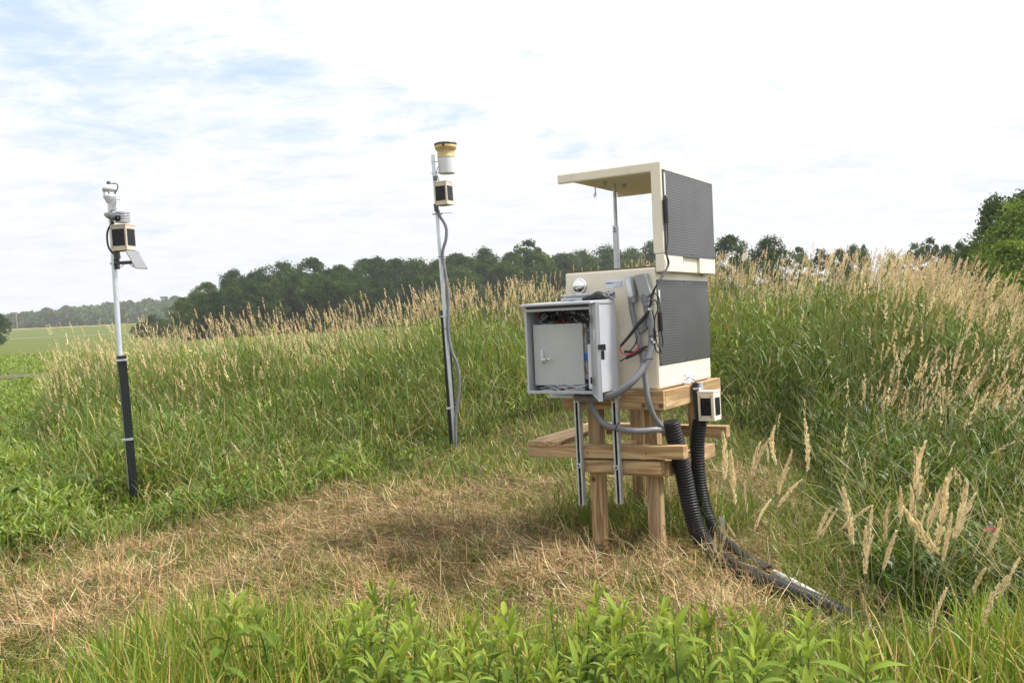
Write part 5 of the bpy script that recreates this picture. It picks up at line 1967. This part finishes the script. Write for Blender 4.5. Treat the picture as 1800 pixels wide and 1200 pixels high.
    for i in range(7):
        z = hgt * i / 7
        mb.lathe([(7 * k, z), (12.3 * k, z), (13 * k, z + .6 * k), (10.5 * k, z + 2.1 * k), (6 * k, z + 2.3 * k)], b0, ax, 24)
    mb.lathe([(10.5 * k, hgt * .98), (9 * k, hgt * 1.06), (.4 * k, hgt * 1.08)], b0, ax, 24)
    T.part('plates', mb, M_WHITE)
    T.part('core', MB().cyl(b0, b1, 8 * k, 14), M_PVCBOX)
    # bullet camera
    T = Thing('bullet_camera', 'grey bullet-shaped camera aimed at the viewer from the weather pole', 'camera', tuple(A(196, 386)), world=True)
    ra, rb = A(184, 376.5, -.02), A(207, 383, -.20)
    d = (rb - ra)
    ln = d.length
    T.part('housing', MB().lathe([(1.2 * k, 0), (3.0 * k, ln * .05), (5.8 * k, ln * .30), (6.6 * k, ln * .55), (6.4 * k, ln * .97), (5.6 * k, ln)], ra, d, 20), M_GREYM)
    T.part('lens', MB().lathe([(5.4 * k, ln * 1.001), (5.2 * k, ln * 1.012), (2.2 * k, ln * 1.016)], ra, d, 18), M_DPANEL)
    T.part('lens_window', MB().lathe([(1.5 * k, ln * 1.018), (1.2 * k, ln * 1.021)], ra, d, 10), M_GPANEL)
    T.part('mount', MB().tube([A(196, 385, -.08), A(197, 393, -.04)], .014, 8), M_GREYM)
    sensor_box(A(222, 417, -.10), -.43, radians(33), .158, .152, .232, -.045, 'cream sensor box with dark panels on the leaning weather pole, under the bullet camera', pw=.80, ph=.67)
    # solar panel on an arm
    T = Thing('small_solar_panel', 'small tilted grey solar panel on a black arm at the weather pole', 'solar panel', tuple(A(215, 462)), world=True)
    q = [A(221, 440, -.16), A(242.5, 441, -.04), A(260, 471.7, -.13), A(239, 471, -.25)]
    n = (q[1] - q[0]).cross(q[3] - q[0]).normalized()
    if n.y > 0:
        n = -n
    T.part('panel', MB().prism(q, (0, 0, 0), -n * .010), M_GPANEL, .002)
    T.part('arm', MB().obox(A(203, 462.5, -.02), A(232, 461, -.10), .036, .030), M_BLACK, .004)
    T.part('arm_bracket', MB().obox(A(205, 455, .0), A(206, 473, .0), .042, .04, (0, 1, 0)), M_BLACK, .004)
    T.part('lead', MB().tube([A(207, 466, -.03), A(213, 469, -.04), A(220, 463, -.06), A(228, 464, -.08), A(235, 470, -.12), A(232, 462, -.1)], .004, 6, samples=5), M_WHITE)
    T.part('upper_mount', MB().obox(A(205, 442, -.03), A(207, 455, -.01), .045, .04, (0, 1, 0)), M_GREYM, .003)


# -- rain gauge pole
def build_gauge_pole():
    D = 11.04
    A = lambda px, py, d=0.0: Vector(at(px, py, D + d))
    k = D / FPX
    base = at(798, 797, D)
    gz = float(ground(base[0], base[1]))
    T = Thing('gauge_pole', 'slender bright steel pole strapped to a dark post, carrying the rain gauge', 'pole', (base[0], base[1], gz), world=True)
    T.part('pole', MB().tube([A(801.5, 800, -.03), A(781.5, 552, -.03), A(760.5, 272.5, -.03)], .0215, 12), M_ALU)
    a, b = A(796.5, 800, .03), A(779, 545, .03)
    mb = MB().obox(a, b, .060, .006, (0, 1, 0))
    mb.obox(a + Vector((-.030, -.014, 0)), b + Vector((-.030, -.014, 0)), .005, .030, (0, 1, 0))
    mb.obox(a + Vector((.050, -.004, 0)), b + Vector((.050, -.004, 0)), .030, .006, (0, 1, 0))
    T.part('ground_post', mb, M_POST)
    up = (b - a).normalized()
    for px, py, mm in ((781.5, 556, M_STEEL), (791.5, 717, M_STEEL)):
        c = A(px, py, -.01)
        T.part('strap', MB().obox(c + up * .011, c - up * .011, .085, .085, (0, 1, 0)), mm, .002)
    for px, py in ((777, 452), (783, 578), (767.5, 377)):
        c = A(px, py, -.03)
        T.part('cable_tie', MB().obox(c - Vector((.05, 0, -.004)), c + Vector((.07, 0, .004)), .055, .007), M_BLACK)
    T.part('rod', MB().tube([A(775, 374.5, -.1), A(795, 374, -.1)], .0045, 6), M_STEEL)
    # gauge
    T = Thing('rain_gauge', 'white rain gauge with a tan funnel and bird spikes on the middle pole', 'rain gauge', tuple(A(785, 307)), world=True)
    c0 = A(785.5, 305)
    c1 = A(783, 254)
    ax = (c1 - c0).normalized()
    T.part('cylinder', MB().lathe([(14.2 * k, 0), (14.4 * k, 1.2 * k), (14.8 * k, 28 * k)], c0, ax, 32), M_WHITE)
    f = T.part('funnel', MB().lathe([(15.4 * k, 27.5 * k), (15.4 * k, 29 * k), (14.9 * k, 29.5 * k), (14.9 * k, 38 * k), (15.5 * k, 39.5 * k), (18.8 * k, 43 * k), (19.4 * k, 48.5 * k), (18.6 * k, 48.6 * k)], c0, ax, 36), M_GOLD)
    rim = T.part('rim', MB().lathe([(18.8 * k, 48.8 * k), (20.0 * k, 49.0 * k), (20.2 * k, 51.6 * k), (18.6 * k, 52.6 * k), (15 * k, 51.5 * k)], c0, ax, 36), M_GREYM)
    s1 = ax.cross(Vector((0, 1, 0))).normalized()
    s2 = ax.cross(s1)
    mb = MB()
    for q in range(18):
        an = q * 2 * pi / 18
        o_ = c0 + ax * 52 * k + (s1 * cos(an) + s2 * sin(an)) * 18.6 * k
        mb.tube([o_, o_ + ax * 14.5 * k + (s1 * cos(an) + s2 * sin(an)) * 2.0 * k], .0008, 5)
    for q in (A(764, 262), A(803, 259)):
        s_ = -1 if q.x < c1.x else 1
        mb.tube([c0 + ax * 49 * k + Vector((s_ * 19 * k, 0, 0)), q + Vector((s_ * .03, 0, .0)), q + Vector((s_ * .10, 0, -.03))], .0018, 5)
    T.part('bird_spikes', mb, M_STEEL, parent=rim)
    T.part('level_bolt', MB().obox(A(779, 256, -.155), A(779, 252, -.155), .028, .02, (0, 1, 0)), M_BLACK, parent=rim)
    mb = MB()
    for y0, y1 in ((284, 284.5), (304.5, 303)):
        mb.tube([A(757, y0, -.06), A(772, y1, -.02)], .006, 6)
        mb.tube([A(757, y0, .02), A(772, y1, .02)], .006, 6)
    T.part('u_bolt', mb, M_STEEL)
    T.part('lead', MB().tube([A(770.5, 293, -.05), A(768, 299, -.06), A(767.5, 306, -.06), A(770, 312, -.06), A(772, 320, -.05)], .004, 6, samples=4), M_RUBBER)
    sensor_box(A(785, 338.5, -.17), -.075, radians(30), .170, .165, .272, -.04, 'cream sensor box with dark panels on the middle pole, right under the rain gauge', pw=.78, ph=.64)
    T = Thing('box_bracket', 'grey steel bracket joining the middle sensor box to its pole', 'bracket', tuple(A(767, 366)), world=True)
    T.part('plate', MB().obox(A(766, 358, -.08), A(768, 372, -.06), .055, .05, (0, 1, 0)), M_GREYM, .004)
    T.part('upper_plate', MB().obox(A(765, 309.5, -.05), A(765.6, 318, -.05), .05, .04, (0, 1, 0)), M_GREYM, .004)
    # conduit
    T = Thing('grey_conduit', 'wavy grey flexible conduit tied down the length of the middle pole', 'conduit', (base[0] + .03, base[1], gz), world=True)
    path = [(770, 370), (773, 380), (780, 390), (784.5, 402), (784, 420), (779, 438), (778.5, 453), (783.7, 486), (788, 527), (787.5, 578), (793.6, 615), (803.5, 640), (807.5, 673), (805, 703), (800.5, 743), (802, 798)]
    T.part('tube', MB().tube([A(px, py, -.06) for px, py in path], .0185, 12, samples=6), M_PVC)


build_platform()
build_shelter()
build_channels()
build_cabinet()
build_conduits()
build_small_box()
build_hoses()
build_left_pole()
build_gauge_pole()
